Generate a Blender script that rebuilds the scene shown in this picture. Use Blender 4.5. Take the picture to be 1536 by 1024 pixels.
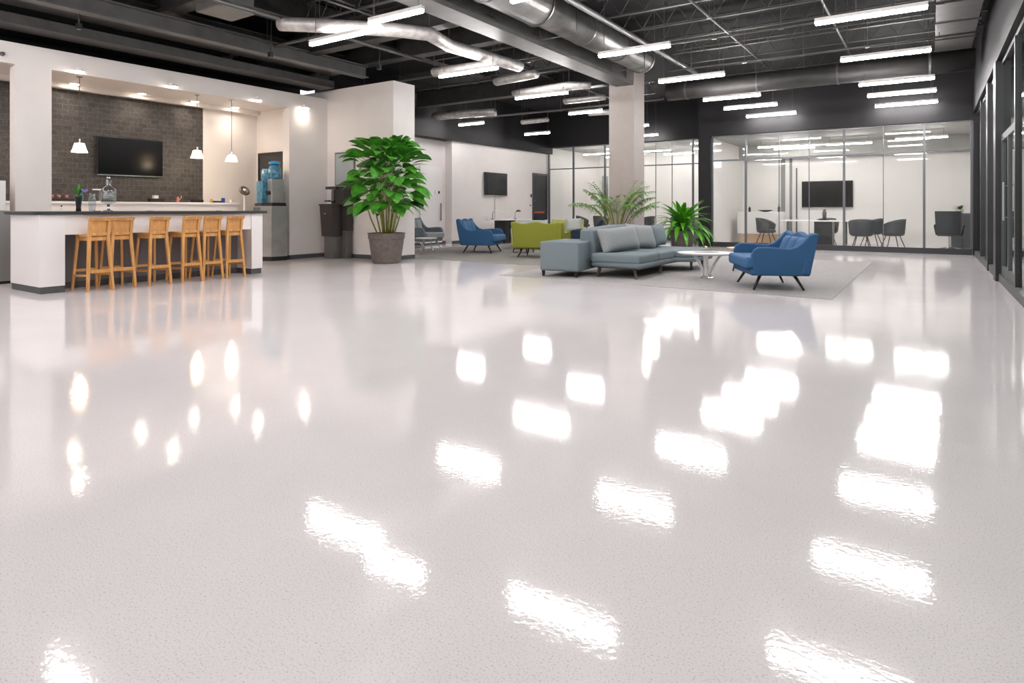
import bpy, math, random
from mathutils import Vector, Matrix, Euler
random.seed(7)
R = math.radians
for o in list(bpy.data.objects): bpy.data.objects.remove(o, do_unlink=True)
SC = bpy.context.scene
COL = SC.collection
# ---------------------------------------------------------------- camera, world, exposure
cam = bpy.data.cameras.new('camera'); cam.sensor_width = 36.0; cam.sensor_fit = 'HORIZONTAL'
cam.lens = 36.0 * 933 / 1536; cam.shift_y = -(512 - 313) / 1536; cam.clip_start = 0.05
co = bpy.data.objects.new('camera', cam); COL.objects.link(co)
co.location = (0, 0, 1.12); co.rotation_euler = (R(90), 0, R(33.9)); SC.camera = co
w = bpy.data.worlds.new('world'); SC.world = w; w.use_nodes = True
w.node_tree.nodes['Background'].inputs[0].default_value = (0.9, 0.93, 1, 1)
w.node_tree.nodes['Background'].inputs[1].default_value = 0.25
SC.view_settings.view_transform = 'Standard'; SC.view_settings.look = 'None'
SC.view_settings.gamma = 1; SC.view_settings.use_curve_mapping = False
SC.view_settings.exposure = 2.52
SC.cycles.use_denoising = True
SC.cycles.max_bounces = 10; SC.cycles.diffuse_bounces = 5; SC.cycles.glossy_bounces = 5
SC.cycles.transparent_max_bounces = 24; SC.cycles.transmission_bounces = 6
SC.cycles.caustics_reflective = False; SC.cycles.caustics_refractive = False
SC.cycles.sample_clamp_indirect = 6
TUBE = 22.0      # radiance of the suspended tube lights

# ---------------------------------------------------------------- materials
def mat(name, c, rough=0.6, metal=0.0, emit=0, spec=0.5, noise=0, nscale=20, bump=0, bscale=60, coat=0, alpha=None):
    m = bpy.data.materials.new(name); m.use_nodes = True
    nt = m.node_tree; b = nt.nodes['Principled BSDF']
    b.inputs['Base Color'].default_value = (*c, 1); b.inputs['Roughness'].default_value = rough
    b.inputs['Metallic'].default_value = metal; b.inputs['Specular IOR Level'].default_value = spec
    b.inputs['Coat Weight'].default_value = coat
    if emit:
        b.inputs['Emission Color'].default_value = (*c, 1); b.inputs['Emission Strength'].default_value = emit
    if noise or bump:
        tc = nt.nodes.new('ShaderNodeTexCoord')
    if noise:
        n = nt.nodes.new('ShaderNodeTexNoise'); n.inputs['Scale'].default_value = nscale; n.inputs['Detail'].default_value = 6
        nt.links.new(tc.outputs['Object'], n.inputs['Vector'])
        rp = nt.nodes.new('ShaderNodeValToRGB')
        rp.color_ramp.elements[0].position = 0.3; rp.color_ramp.elements[1].position = 0.7
        rp.color_ramp.elements[0].color = (*[max(0, v * (1 - noise)) for v in c], 1)
        rp.color_ramp.elements[1].color = (*[min(1, v * (1 + noise)) for v in c], 1)
        nt.links.new(n.outputs['Fac'], rp.inputs['Fac']); nt.links.new(rp.outputs['Color'], b.inputs['Base Color'])
    if bump:
        n2 = nt.nodes.new('ShaderNodeTexNoise'); n2.inputs['Scale'].default_value = bscale; n2.inputs['Detail'].default_value = 3
        nt.links.new(tc.outputs['Object'], n2.inputs['Vector'])
        bm = nt.nodes.new('ShaderNodeBump'); bm.inputs['Strength'].default_value = bump; bm.inputs['Distance'].default_value = 0.01
        nt.links.new(n2.outputs['Fac'], bm.inputs['Height']); nt.links.new(bm.outputs['Normal'], b.inputs['Normal'])
    return m

def glass_mat(name, tint=(0.975, 0.985, 0.98), f0=0.02):
    m = bpy.data.materials.new(name); m.use_nodes = True; nt = m.node_tree; N = nt.nodes; L = nt.links
    N.clear(); out = N.new('ShaderNodeOutputMaterial'); mix = N.new('ShaderNodeMixShader')
    tr = N.new('ShaderNodeBsdfTransparent'); tr.inputs[0].default_value = (*tint, 1)
    gl = N.new('ShaderNodeBsdfGlossy'); gl.inputs['Roughness'].default_value = 0.02
    g = N.new('ShaderNodeNewGeometry'); d = N.new('ShaderNodeVectorMath'); d.operation = 'DOT_PRODUCT'
    L.new(g.outputs['Incoming'], d.inputs[0]); L.new(g.outputs['Normal'], d.inputs[1])
    def mt(op, a, b):
        n = N.new('ShaderNodeMath'); n.operation = op
        for i, v in enumerate((a, b)):
            if v is None: continue
            if isinstance(v, (int, float)): n.inputs[i].default_value = v
            else: L.new(v, n.inputs[i])
        return n.outputs[0]
    a = mt('ABSOLUTE', d.outputs['Value'], None)
    p = mt('POWER', mt('SUBTRACT', 1.0, a), 5.0)
    f = mt('ADD', mt('MULTIPLY', p, 1 - f0), f0)
    L.new(f, mix.inputs[0]); L.new(tr.outputs[0], mix.inputs[1]); L.new(gl.outputs[0], mix.inputs[2]); L.new(mix.outputs[0], out.inputs[0])
    return m

def floor_mat():
    m = mat('epoxy_floor', (0.84, 0.785, 0.785), 0.06, spec=0.6); nt = m.node_tree; N = nt.nodes; L = nt.links; b = N['Principled BSDF']
    tc = N.new('ShaderNodeTexCoord')
    def ns(s, det=2, ):
        n = N.new('ShaderNodeTexNoise'); n.inputs['Scale'].default_value = s; n.inputs['Detail'].default_value = det
        L.new(tc.outputs['Object'], n.inputs['Vector']); return n
    sp = ns(170, 2); rp = N.new('ShaderNodeValToRGB'); e = rp.color_ramp.elements
    e[0].position = 0.30; e[0].color = (0.62, 0.575, 0.58, 1); e[1].position = 0.44; e[1].color = (0.86, 0.805, 0.81, 1)
    e3 = e.new(0.62); e3.color = (0.86, 0.805, 0.81, 1); e4 = e.new(0.72); e4.color = (0.93, 0.89, 0.89, 1)
    L.new(sp.outputs['Fac'], rp.inputs['Fac'])
    big = ns(0.9, 4); r2 = N.new('ShaderNodeValToRGB'); r2.color_ramp.elements[0].color = (0.93, 0.93, 0.93, 1); r2.color_ramp.elements[1].color = (1, 1, 1, 1)
    r2.color_ramp.elements[0].position = 0.3; r2.color_ramp.elements[1].position = 0.7
    L.new(big.outputs['Fac'], r2.inputs['Fac'])
    mx = N.new('ShaderNodeMix'); mx.data_type = 'RGBA'; mx.blend_type = 'MULTIPLY'; mx.inputs[0].default_value = 1
    L.new(rp.outputs['Color'], mx.inputs[6]); L.new(r2.outputs['Color'], mx.inputs[7]); L.new(mx.outputs[2], b.inputs['Base Color'])
    bp = N.new('ShaderNodeBump'); bp.inputs['Strength'].default_value = 0.055; bp.inputs['Distance'].default_value = 0.005
    L.new(ns(48, 2).outputs['Fac'], bp.inputs['Height'])
    bp2 = N.new('ShaderNodeBump'); bp2.inputs['Strength'].default_value = 0.02; bp2.inputs['Distance'].default_value = 0.02
    L.new(ns(5, 2).outputs['Fac'], bp2.inputs['Height']); L.new(bp.outputs['Normal'], bp2.inputs['Normal']); L.new(bp2.outputs['Normal'], b.inputs['Normal'])
    return m

def tile_mat():
    m = mat('grey_tile', (0.12, 0.11, 0.105), 0.5); nt = m.node_tree; N = nt.nodes; L = nt.links; b = N['Principled BSDF']
    tc = N.new('ShaderNodeTexCoord'); sx = N.new('ShaderNodeSeparateXYZ'); cx = N.new('ShaderNodeCombineXYZ')
    L.new(tc.outputs['Object'], sx.inputs[0]); L.new(sx.outputs['Y'], cx.inputs['X']); L.new(sx.outputs['Z'], cx.inputs['Y'])
    br = N.new('ShaderNodeTexBrick'); br.inputs['Scale'].default_value = 1.0
    br.inputs['Brick Width'].default_value = 0.17; br.inputs['Row Height'].default_value = 0.10
    br.inputs['Mortar Size'].default_value = 0.004; br.inputs['Mortar Smooth'].default_value = 0.4
    br.inputs['Color1'].default_value = (0.060, 0.052, 0.048, 1); br.inputs['Color2'].default_value = (0.036, 0.031, 0.029, 1); br.inputs['Mortar'].default_value = (0.10, 0.09, 0.083, 1)
    L.new(cx.outputs[0], br.inputs['Vector'])
    n = N.new('ShaderNodeTexNoise'); n.inputs['Scale'].default_value = 22; n.inputs['Detail'].default_value = 8; n.inputs['Roughness'].default_value = 0.8
    L.new(tc.outputs['Object'], n.inputs['Vector'])
    rp = N.new('ShaderNodeValToRGB'); rp.color_ramp.elements[0].position = 0.35; rp.color_ramp.elements[1].position = 0.65
    rp.color_ramp.elements[0].color = (0.6, 0.6, 0.6, 1); rp.color_ramp.elements[1].color = (1.6, 1.6, 1.6, 1)
    L.new(n.outputs['Fac'], rp.inputs['Fac'])
    mx = N.new('ShaderNodeMix'); mx.data_type = 'RGBA'; mx.blend_type = 'MULTIPLY'; mx.inputs[0].default_value = 1
    L.new(br.outputs['Color'], mx.inputs[6]); L.new(rp.outputs['Color'], mx.inputs[7]); L.new(mx.outputs[2], b.inputs['Base Color'])
    return m

def wood_mat():
    m = mat('oak', (0.56, 0.28, 0.085), 0.42); nt = m.node_tree; N = nt.nodes; L = nt.links; b = N['Principled BSDF']
    tc = N.new('ShaderNodeTexCoord'); mp = N.new('ShaderNodeMapping'); mp.inputs['Scale'].default_value = (30, 30, 2.5)
    n = N.new('ShaderNodeTexNoise'); n.inputs['Scale'].default_value = 1.5; n.inputs['Detail'].default_value = 5
    L.new(tc.outputs['Object'], mp.inputs[0]); L.new(mp.outputs[0], n.inputs['Vector'])
    rp = N.new('ShaderNodeValToRGB'); rp.color_ramp.elements[0].position = 0.3; rp.color_ramp.elements[1].position = 0.7
    rp.color_ramp.elements[0].color = (0.47, 0.215, 0.06, 1); rp.color_ramp.elements[1].color = (0.64, 0.34, 0.11, 1)
    L.new(n.outputs['Fac'], rp.inputs['Fac']); L.new(rp.outputs['Color'], b.inputs['Base Color'])
    return m

M = dict(
    floor=floor_mat(), tile=tile_mat(), oak=wood_mat(),
    white=mat('white_paint', (0.73, 0.685, 0.66), 0.55, noise=0.02, nscale=3),
    white2=mat('white_laminate', (0.78, 0.75, 0.74), 0.4),
    offwhite=mat('meeting_room_paint', (0.76, 0.735, 0.715), 0.6, noise=0.02, nscale=2),
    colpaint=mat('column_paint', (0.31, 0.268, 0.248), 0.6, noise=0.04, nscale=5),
    dark=mat('charcoal_paint', (0.0085, 0.0079, 0.0088), 0.6, spec=0.3, noise=0.05, nscale=3),
    frame=mat('black_frame', (0.022, 0.022, 0.025), 0.4),
    deck=mat('dark_roof_deck', (0.013, 0.0125, 0.0125), 0.8, spec=0.3, noise=0.35, nscale=2.5),
    steel=mat('dark_painted_steel', (0.036, 0.034, 0.033), 0.5, noise=0.25, nscale=4),
    steel2=mat('mid_grey_steel', (0.075, 0.072, 0.07), 0.45, noise=0.2, nscale=4),
    galv=mat('galvanised_duct', (0.19, 0.185, 0.18), 0.38, 0.75, noise=0.25, nscale=3),
    foil=mat('foil_duct_wrap', (0.48, 0.455, 0.44), 0.45, 0.45, noise=0.25, nscale=9, bump=0.7, bscale=12),
    chrome=mat('chrome', (0.75, 0.75, 0.76), 0.15, 1.0), alu=mat('grey_mullion', (0.10, 0.105, 0.115), 0.4, 0.4),
    base=mat('grey_baseboard', (0.075, 0.076, 0.08), 0.5), recess=mat('recess_grey', (0.17, 0.155, 0.165), 0.6),
    top=mat('dark_countertop', (0.035, 0.037, 0.042), 0.3), slab=mat('grey_cabinet', (0.22, 0.215, 0.21), 0.5),
    black=mat('black_plastic', (0.012, 0.012, 0.013), 0.35), screen=mat('tv_screen', (0.0025, 0.0025, 0.003), 0.22, spec=0.12),
    screen2=mat('grey_tv_screen', (0.014, 0.016, 0.019), 0.2, spec=0.3),
    carpet=mat('grey_carpet', (0.37, 0.35, 0.345), 0.95, noise=0.22, nscale=60, bump=0.5, bscale=200),
    carpet2=mat('brownish_carpet', (0.27, 0.25, 0.235), 0.95, noise=0.25, nscale=50, bump=0.5, bscale=200),
    blue=mat('blue_fabric', (0.020, 0.088, 0.205), 0.75, noise=0.12, nscale=120, bump=0.2, bscale=300),
    blue2=mat('mid_blue_fabric', (0.035, 0.12, 0.26), 0.75, noise=0.12, nscale=120, bump=0.2, bscale=300),
    green=mat('olive_fabric', (0.24, 0.25, 0.025), 0.8, noise=0.12, nscale=120),
    lime=mat('pale_lime_fabric', (0.40, 0.42, 0.12), 0.8, noise=0.1, nscale=90),
    navy=mat('navy_fabric', (0.012, 0.024, 0.048), 0.8, noise=0.1, nscale=90),
    grey=mat('blue_grey_fabric', (0.165, 0.205, 0.225), 0.85, noise=0.10, nscale=150, bump=0.25, bscale=300),
    greyd=mat('dark_grey_fabric', (0.10, 0.115, 0.12), 0.85, noise=0.1, nscale=90),
    pillow=mat('light_grey_fabric', (0.29, 0.305, 0.31), 0.9, noise=0.14, nscale=90, bump=0.3, bscale=200),
    pale=mat('pale_fabric', (0.46, 0.48, 0.48), 0.9, noise=0.1, nscale=60),
    shell=mat('charcoal_shell', (0.07, 0.073, 0.078), 0.6, noise=0.1, nscale=50), mesh=mat('chair_mesh', (0.035, 0.037, 0.04), 0.7),
    legs=mat('dark_leg', (0.018, 0.015, 0.014), 0.4), bronze=mat('bronze_leg', (0.12, 0.10, 0.09), 0.4, 0.3),
    pot=mat('brown_grey_pot', (0.12, 0.094, 0.086), 0.6, noise=0.18, nscale=12, bump=0.2, bscale=40), soil=mat('soil', (0.03, 0.02, 0.015), 0.95),
    leaf=mat('broad_leaf', (0.055, 0.24, 0.018), 0.38, noise=0.45, nscale=9), leafp=mat('palm_leaf', (0.10, 0.25, 0.03), 0.45, noise=0.4, nscale=9),
    leafb=mat('strap_leaf', (0.075, 0.30, 0.015), 0.38, noise=0.4, nscale=9), stem=mat('stem', (0.24, 0.24, 0.05), 0.5, noise=0.25, nscale=20),
    kiosk=mat('dark_taupe_metal', (0.055, 0.048, 0.047), 0.3, 0.3), kiosk2=mat('mid_grey_metal', (0.15, 0.145, 0.145), 0.3, 0.4),
    silver=mat('brushed_silver', (0.38, 0.375, 0.37), 0.3, 0.6, noise=0.1, nscale=4), fridgedark=mat('dark_grey_metal', (0.11, 0.105, 0.10), 0.3, 0.5, noise=0.2, nscale=8),
    blueprint=mat('blue_display', (0.07, 0.21, 0.32), 0.3, noise=0.7, nscale=14), bluecap=mat('blue_plastic', (0.02, 0.30, 0.62), 0.3),
    glass=glass_mat('clear_glass'), glassg=glass_mat('greenish_glass', (0.80, 0.90, 0.88), 0.09), bottleglass=glass_mat('bottle_glass', (0.86, 0.91, 0.95), 0.22),
    frost=mat('frosted_panel', (0.38, 0.42, 0.42), 0.3), marble=mat('white_table_top', (0.80, 0.78, 0.78), 0.4, spec=0.35),
    tanwood=mat('light_wood', (0.60, 0.42, 0.28), 0.5), brass=mat('brass', (0.65, 0.45, 0.15), 0.25, 1.0),
    shade=mat('glowing_shade', (1.0, 0.72, 0.42), 0.5, emit=2.2), shadew=mat('white_glowing_shade', (1.0, 0.86, 0.68), 0.5, emit=2.6),
    can=mat('lamp_face', (1.0, 0.88, 0.74), 0.5, emit=9), tube=mat('tube_diffuser', (1.0, 0.965, 0.96), 0.5, emit=TUBE),
    tube2=mat('meeting_tube_diffuser', (1.0, 0.97, 0.94), 0.5, emit=13),
    red=mat('red_plastic', (0.45, 0.06, 0.04), 0.4), pink=mat('pink_glaze', (0.45, 0.16, 0.15), 0.4), purple=mat('purple_petal', (0.25, 0.12, 0.5), 0.6),
    amber=mat('amber_glass', (0.50, 0.30, 0.06), 0.3), bluebox=mat('blue_box', (0.02, 0.06, 0.30), 0.4), teal=mat('teal_glass', (0.03, 0.20, 0.22), 0.3),
    tube3=mat('far_tube_diffuser', (1.0, 0.97, 0.94), 0.5, emit=15.0),
    rgrey=mat('ceiling_grey', (0.36, 0.355, 0.34), 0.7, noise=0.08, nscale=2),
)

# ---------------------------------------------------------------- mesh helpers
class MB:
    def __init__(s): s.v = []; s.f = []; s.T = Matrix.Identity(4)
    def add(s, vs, fs):
        k = len(s.v); s.v += [s.T @ Vector(v) for v in vs]; s.f += [tuple(i + k for i in f) for f in fs]; return s
    def box(s, x0, x1, y0, y1, z0, z1):
        return s.add([(x0, y0, z0), (x1, y0, z0), (x1, y1, z0), (x0, y1, z0), (x0, y0, z1), (x1, y0, z1), (x1, y1, z1), (x0, y1, z1)],
                     [(0, 3, 2, 1), (4, 5, 6, 7), (0, 1, 5, 4), (1, 2, 6, 5), (2, 3, 7, 6), (3, 0, 4, 7)])
    def bar(s, a, b, wa, wb=None, ta=None, tb=None, up=(0, 0, 1)):
        a = Vector(a); b = Vector(b); wb = wb or wa; ta = ta or wa; tb = tb or (wb if ta == wa else ta)
        d = (b - a).normalized(); u = Vector(up)
        if abs(d.dot(u)) > 0.95: u = Vector((1, 0, 0))
        x = d.cross(u).normalized(); y = x.cross(d).normalized(); vs = []
        for p, ww, tt in ((a, wa, ta), (b, wb, tb)):
            for i, j in ((-1, -1), (1, -1), (1, 1), (-1, 1)): vs.append(p + x * ww / 2 * i + y * tt / 2 * j)
        return s.add(vs, [(0, 3, 2, 1), (4, 5, 6, 7), (0, 1, 5, 4), (1, 2, 6, 5), (2, 3, 7, 6), (3, 0, 4, 7)])
    def tube(s, pts, r, seg=10, r2=None, cap=True):
        pts = [Vector(p) for p in pts]; n = len(pts); vs = []; fs = []
        pv = None
        for i, p in enumerate(pts):
            d = (pts[min(i + 1, n - 1)] - pts[max(i - 1, 0)]).normalized()
            if pv is None:
                u = Vector((0, 0, 1)) if abs(d.z) < 0.9 else Vector((1, 0, 0)); x = d.cross(u).normalized()
            else: x = (pv - d * pv.dot(d)).normalized()
            pv = x; y = d.cross(x)
            rr = r if r2 is None else r + (r2 - r) * i / (n - 1)
            for k in range(seg):
                a = 2 * math.pi * k / seg; vs.append(p + x * rr * math.cos(a) + y * rr * math.sin(a))
        for i in range(n - 1):
            for k in range(seg):
                k2 = (k + 1) % seg; fs.append((i * seg + k, i * seg + k2, (i + 1) * seg + k2, (i + 1) * seg + k))
        if cap: fs.append(tuple(range(seg))[::-1]); fs.append(tuple((n - 1) * seg + k for k in range(seg)))
        return s.add(vs, fs)
    def lathe(s, prof, seg=24, c=(0, 0)):
        n = len(prof); vs = []; fs = []
        for r, z in prof:
            for k in range(seg):
                a = 2 * math.pi * k / seg; vs.append((c[0] + r * math.cos(a), c[1] + r * math.sin(a), z))
        for i in range(n - 1):
            for k in range(seg):
                k2 = (k + 1) % seg; fs.append((i * seg + k, i * seg + k2, (i + 1) * seg + k2, (i + 1) * seg + k))
        fs.append(tuple(range(seg))[::-1]); fs.append(tuple((n - 1) * seg + k for k in range(seg)))
        return s.add(vs, fs)
    def prism(s, poly, y0, y1):           # polygon in (x, z), extruded along y
        n = len(poly); vs = [(x, y0, z) for x, z in poly] + [(x, y1, z) for x, z in poly]
        fs = [tuple(range(n)), tuple(range(n, 2 * n))[::-1]]
        for i in range(n): j = (i + 1) % n; fs.append((i, i + n, j + n, j))
        return s.add(vs, fs)
    def slab(s, poly, z0, z1):            # polygon in (x, y), extruded along z
        n = len(poly); vs = [(x, y, z0) for x, y in poly] + [(x, y, z1) for x, y in poly]
        fs = [tuple(range(n))[::-1], tuple(range(n, 2 * n))]
        for i in range(n): j = (i + 1) % n; fs.append((i, j, j + n, i + n))
        return s.add(vs, fs)
    def solid(s, F, nu, nv):              # closed slab from F(u, v) -> (front point, back point)
        A = [[F(i / nu, j / nv) for j in range(nv + 1)] for i in range(nu + 1)]
        vs = [A[i][j][0] for i in range(nu + 1) for j in range(nv + 1)] + [A[i][j][1] for i in range(nu + 1) for j in range(nv + 1)]
        q = (nu + 1) * (nv + 1); I = lambda i, j: i * (nv + 1) + j; fs = []
        for i in range(nu):
            for j in range(nv):
                f = (I(i, j), I(i + 1, j), I(i + 1, j + 1), I(i, j + 1)); fs += [f, tuple(x + q for x in f[::-1])]
        for i in range(nu):
            for j in (0, nv): fs.append((I(i, j), I(i + 1, j), I(i + 1, j) + q, I(i, j) + q))
        for j in range(nv):
            for i in (0, nu): fs.append((I(i, j), I(i, j + 1), I(i, j + 1) + q, I(i, j) + q))
        return s.add(vs, fs)
    def build(s, name, m, parent=None, smooth=False, bevel=0, seg=2, sub=0, loc=None, rz=0):
        me = bpy.data.meshes.new(name); me.from_pydata([tuple(v) for v in s.v], [], s.f); me.materials.append(M[m] if isinstance(m, str) else m)
        import bmesh
        b = bmesh.new(); b.from_mesh(me); bmesh.ops.recalc_face_normals(b, faces=b.faces); b.to_mesh(me); b.free()
        o = bpy.data.objects.new(name, me); COL.objects.link(o)
        if parent is not None: o.parent = parent
        if loc is not None: o.location = loc
        if rz: o.rotation_euler.z = R(rz)
        if smooth or bevel:
            for p in me.polygons: p.use_smooth = True
        if bevel:
            bm_ = o.modifiers.new('bevel', 'BEVEL'); bm_.width = bevel; bm_.segments = seg; bm_.limit_method = 'ANGLE'; bm_.angle_limit = R(40)
            o.modifiers.new('wn', 'WEIGHTED_NORMAL')
        if sub: ss = o.modifiers.new('sub', 'SUBSURF'); ss.levels = sub; ss.render_levels = sub
        return o

def thing(name, label, cat, loc=(0, 0, 0), rz=0, group=None):
    o = bpy.data.objects.new(name, None); COL.objects.link(o); o.empty_display_size = 0.1
    o.location = loc; o.rotation_euler.z = R(rz); o['label'] = label; o['category'] = cat
    if group: o['group'] = group
    return o
def tag(o, label, cat, group=None):
    o['label'] = label; o['category'] = cat
    if group: o['group'] = group
    return o
def struct(o): o['kind'] = 'structure'; return o
def sbox(name, m, *b, bevel=0): return struct(MB().box(*b).build(name, m, bevel=bevel))
def sempty(name, loc=(0, 0, 0)):
    o = bpy.data.objects.new(name, None); COL.objects.link(o); o.location = loc; o['kind'] = 'structure'; return o
def copy_tree(o, parent=None):
    c = o.copy(); COL.objects.link(c)
    if parent is not None: c.parent = parent
    for ch in [x for x in bpy.data.objects if x.parent == o]: copy_tree(ch, c)
    return c
def dup(root, loc, rz, label, group=None):
    c = copy_tree(root); c.location = loc; c.rotation_euler.z = R(rz); c['label'] = label
    if group: c['group'] = group
    return c

# ---------------------------------------------------------------- room shell
YG, YL, XT, XR = 18.7, 21.5, -12.7, 0.94      # front glass wall, recessed glass wall, TV wall, right glass wall
ZC = 4.9
sbox('floor', 'floor', -15.5, 4.2, -5.2, 27.5, -0.1, 0)
sbox('ceiling', 'deck', -15.5, 4.2, -5.2, 27.5, ZC, ZC + 0.1)
sbox('wall_rear', 'white', -15.5, 4.2, -5.2, -5.0, 0, ZC)
# bar side
sbox('wall_bar', 'tile', -13.7, -13.6, -5.0, 7.75, 0, 3.38)
sbox('wall_bar_end', 'white', -13.7, -13.6, 7.75, 9.1, 0, 3.38)
sbox('trim_1', 'white', -13.7, -13.45, -5.0, 9.1, 3.38, 3.47)
sbox('ceiling_bar', 'white', -13.7, -11.95, -5.0, 9.1, 3.47, 3.62)
sbox('wall_soffit', 'white', -11.95, -11.8, -5.0, 9.75, 3.37, 3.70)
sbox('trim_2', 'white', -13.7, -11.95, -5.0, 9.1, 3.62, 3.69)
sbox('wall_above_bar', 'dark', -12.9, -12.8, -5.0, 9.75, 3.69, ZC)
sbox('wall_side_passage', 'white', -13.7, -12.03, 9.1, 9.75, 0, 3.47)
sbox('wall_pilaster', 'white', -12.03, -11.8, 8.7, 9.75, 0, 3.37)
sbox('wall_block', 'white', -15.0, -9.65, 9.75, 10.42, 0, 3.9)
sbox('wall_column_bar', 'white', -12.03, -11.8, 3.72, 4.2, 0, 3.37)
sbox('baseboard_block', 'base', -11.79, -9.635, 9.735, 9.755, 0, 0.09)
sbox('baseboard_block_side', 'base', -9.655, -9.635, 9.735, 10.42, 0, 0.09)
sbox('baseboard_pilaster', 'base', -11.805, -11.785, 8.685, 9.735, 0, 0.09)
sbox('baseboard_pilaster_side', 'base', -12.03, -11.785, 8.68, 8.702, 0, 0.09)
# TV wall and the passage behind the block
sbox('wall_left', 'white', -13.1, XT, 15.45, YL + 0.1, 0, 3.3)
sbox('wall_left_rear', 'white', -13.1, -12.98, 10.42, 15.45, 0, 3.3)
sbox('wall_left_header', 'dark', -13.1, -12.55, 10.42, YL + 0.1, 3.3, ZC)
sbox('baseboard_left', 'base', XT, XT + 0.015, 15.45, 20.2, 0, 0.09)
sbox('baseboard_left_rear', 'base', -12.98, -12.965, 10.42, 15.45, 0, 0.09)
# dark headers over the glass
sbox('wall_header_far', 'dark', -12.55, -5.55, YL - 0.15, YL + 0.15, 3.55, ZC)
sbox('wall_header_front', 'dark', -5.75, XR + 0.3, YG - 0.12, YG + 0.15, 3.27, ZC)
sbox('wall_header_right', 'dark', 0.85, XR + 0.2, -5.0, YG - 0.12, 3.4, ZC)
sbox('wall_corner_post', 'dark', -5.75, -5.40, YG - 0.15, YG + 0.15, 0, 3.27)
sbox('wall_corner_return', 'dark', -5.75, -5.6, YG + 0.15, YL + 0.15, 0, ZC)
sbox('wall_corner_right', 'dark', 0.86, 1.1, YG - 0.25, YG + 0.15, 0, 3.4)
# meeting rooms
sbox('wall_meeting_back', 'offwhite', -5.6, XR + 0.2, 22.95, 23.05, 0, 2.85)
sbox('trim_3', 'rgrey', -5.6, XR + 0.2, 22.3, 23.05, 2.85, 3.27)
sbox('ceiling_meeting', 'rgrey', -5.6, XR + 0.2, YG + 0.15, 23.05, 3.27, 3.35)
sbox('wall_meeting_left', 'offwhite', -5.6, -5.5, YG + 0.15, 22.95, 0, 3.27)
sbox('wall_meeting_right', 'offwhite', XR + 0.1, XR + 0.2, YG + 0.15, 22.95, 0, 3.27)
sbox('wall_lounge_back', 'offwhite', -12.85, -5.6, 26.4, 26.5, 0, 3.6)
sbox('wall_lounge_left', 'offwhite', -12.95, -12.85, YL + 0.15, 26.4, 0, 3.6)
sbox('wall_lounge_right', 'offwhite', -5.7, -5.6, YL + 0.16, 26.4, 0, 3.6)
sbox('ceiling_lounge', 'rgrey', -12.85, -5.6, YL + 0.15, 26.5, 3.6, 3.7)
# right exterior corridor
sbox('wall_corridor', 'offwhite', 3.9, 4.0, -5.0, 23.0, 0, 3.4)
sbox('ceiling_corridor', 'rgrey', XR + 0.2, 4.0, -5.0, 23.0, 3.4, 3.5)
sbox('wall_corridor_end', 'offwhite', XR + 0.2, 3.9, 22.9, 23.0, 0, 3.4)

def glazing(name, axis, c, spans, z0, zt, z1, thick, thin, pane='glass', mull='alu', sill='frame'):
    """glass wall: axis 'x' runs along X at Y=c; spans = list of coordinates of mullions"""
    root = sempty(name)
    def bx(a0, a1, h0, h1, d): 
        b = MB()
        return b.box(a0, a1, c - d, c + d, h0, h1) if axis == 'x' else b.box(c - d, c + d, a0, a1, h0, h1)
    bx(spans[0], spans[-1], 0, z0, 0.05).build('sill', sill, root)
    bx(spans[0], spans[-1], z1 - 0.03, z1, 0.04).build('head_rail', mull, root)
    for i in range(len(spans) - 1):
        a, b_ = spans[i], spans[i + 1]
        bx(a + 0.02, b_ - 0.02, zt - 0.02, zt + 0.02, 0.025).build('transom', mull, root)
        bx(a, b_, z0, zt - 0.02, 0.005).build('pane', pane, root)
        bx(a, b_, zt + 0.02, z1 - 0.03, 0.005).build('pane', pane, root)
    for k, a in enumerate(spans):
        t = thick if a in THICK else thin
        bx(a - t / 2, a + t / 2, z0, z1 - 0.03, 0.035 if a in THICK else 0.015).build('mullion', mull, root)
    return root
THICK = {-5.38, -4.42, -1.90, -0.12, 0.84, -12.65, -11.55, -10.2, -6.85, -5.80}
glazing('window_1', 'x', YG, [-5.38, -4.42, -3.52, -2.75, -1.90, -1.0, -0.12, 0.84], 0.14, 2.54, 3.27, 0.055, 0.018)
glazing('window_2', 'x', YL, [-12.65, -11.55, -10.2, -9.5, -8.2, -7.6, -6.85, -5.80], 0.1, 2.69, 3.55, 0.06, 0.018)
root = sempty('window_3')
MB().box(0.88, 1.0, -5.0, YG - 0.25, 0, 0.12).build('sill', 'base', root)
MB().box(0.92, 0.98, -5.0, YG - 0.25, 3.33, 3.4).build('head_rail', 'frame', root)
for y0, y1 in ((-5.0, 7.6), (7.6, 10.2), (12.55, 14.1), (14.4, 18.4)):
    MB().box(0.935, 0.947, y0, y1, 0.12, 3.33).build('pane', 'glassg', root)
MB().box(0.935, 0.947, 10.2, 12.15, 2.25, 3.33).build('pane', 'glassg', root)
for y, t, x0 in ((12.35, 0.4, 0.84), (14.25, 0.3, 0.86), (16.4, 0.12, 0.88)):
    MB().box(x0, 1.05, y - t / 2, y + t / 2, 0, 3.4).build('post', 'frame', root)
for y, t in ((13.3, 0.05), (15.3, 0.05), (10.2, 0.09), (7.6, 0.08), (4.5, 0.08), (1.5, 0.08)):
    MB().box(0.90, 0.985, y - t / 2, y + t / 2, 0.12, 3.33).build('mullion', 'frame', root)
root = sempty('door_3', (0.94, 11.17, 0))
f = MB().box(-0.03, 0.03, -0.93, -0.85, 0.12, 2.25).box(-0.03, 0.03, 0.85, 0.98, 0.12, 2.25).box(-0.03, 0.03, -0.85, 0.85, 2.15, 2.25).box(-0.03, 0.03, -0.85, 0.85, 0.12, 0.25).build('door_frame', 'base', root)
MB().box(-0.03, 0.03, -0.04, 0.04, 0.25, 2.15).build('stile', 'base', root)
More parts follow.
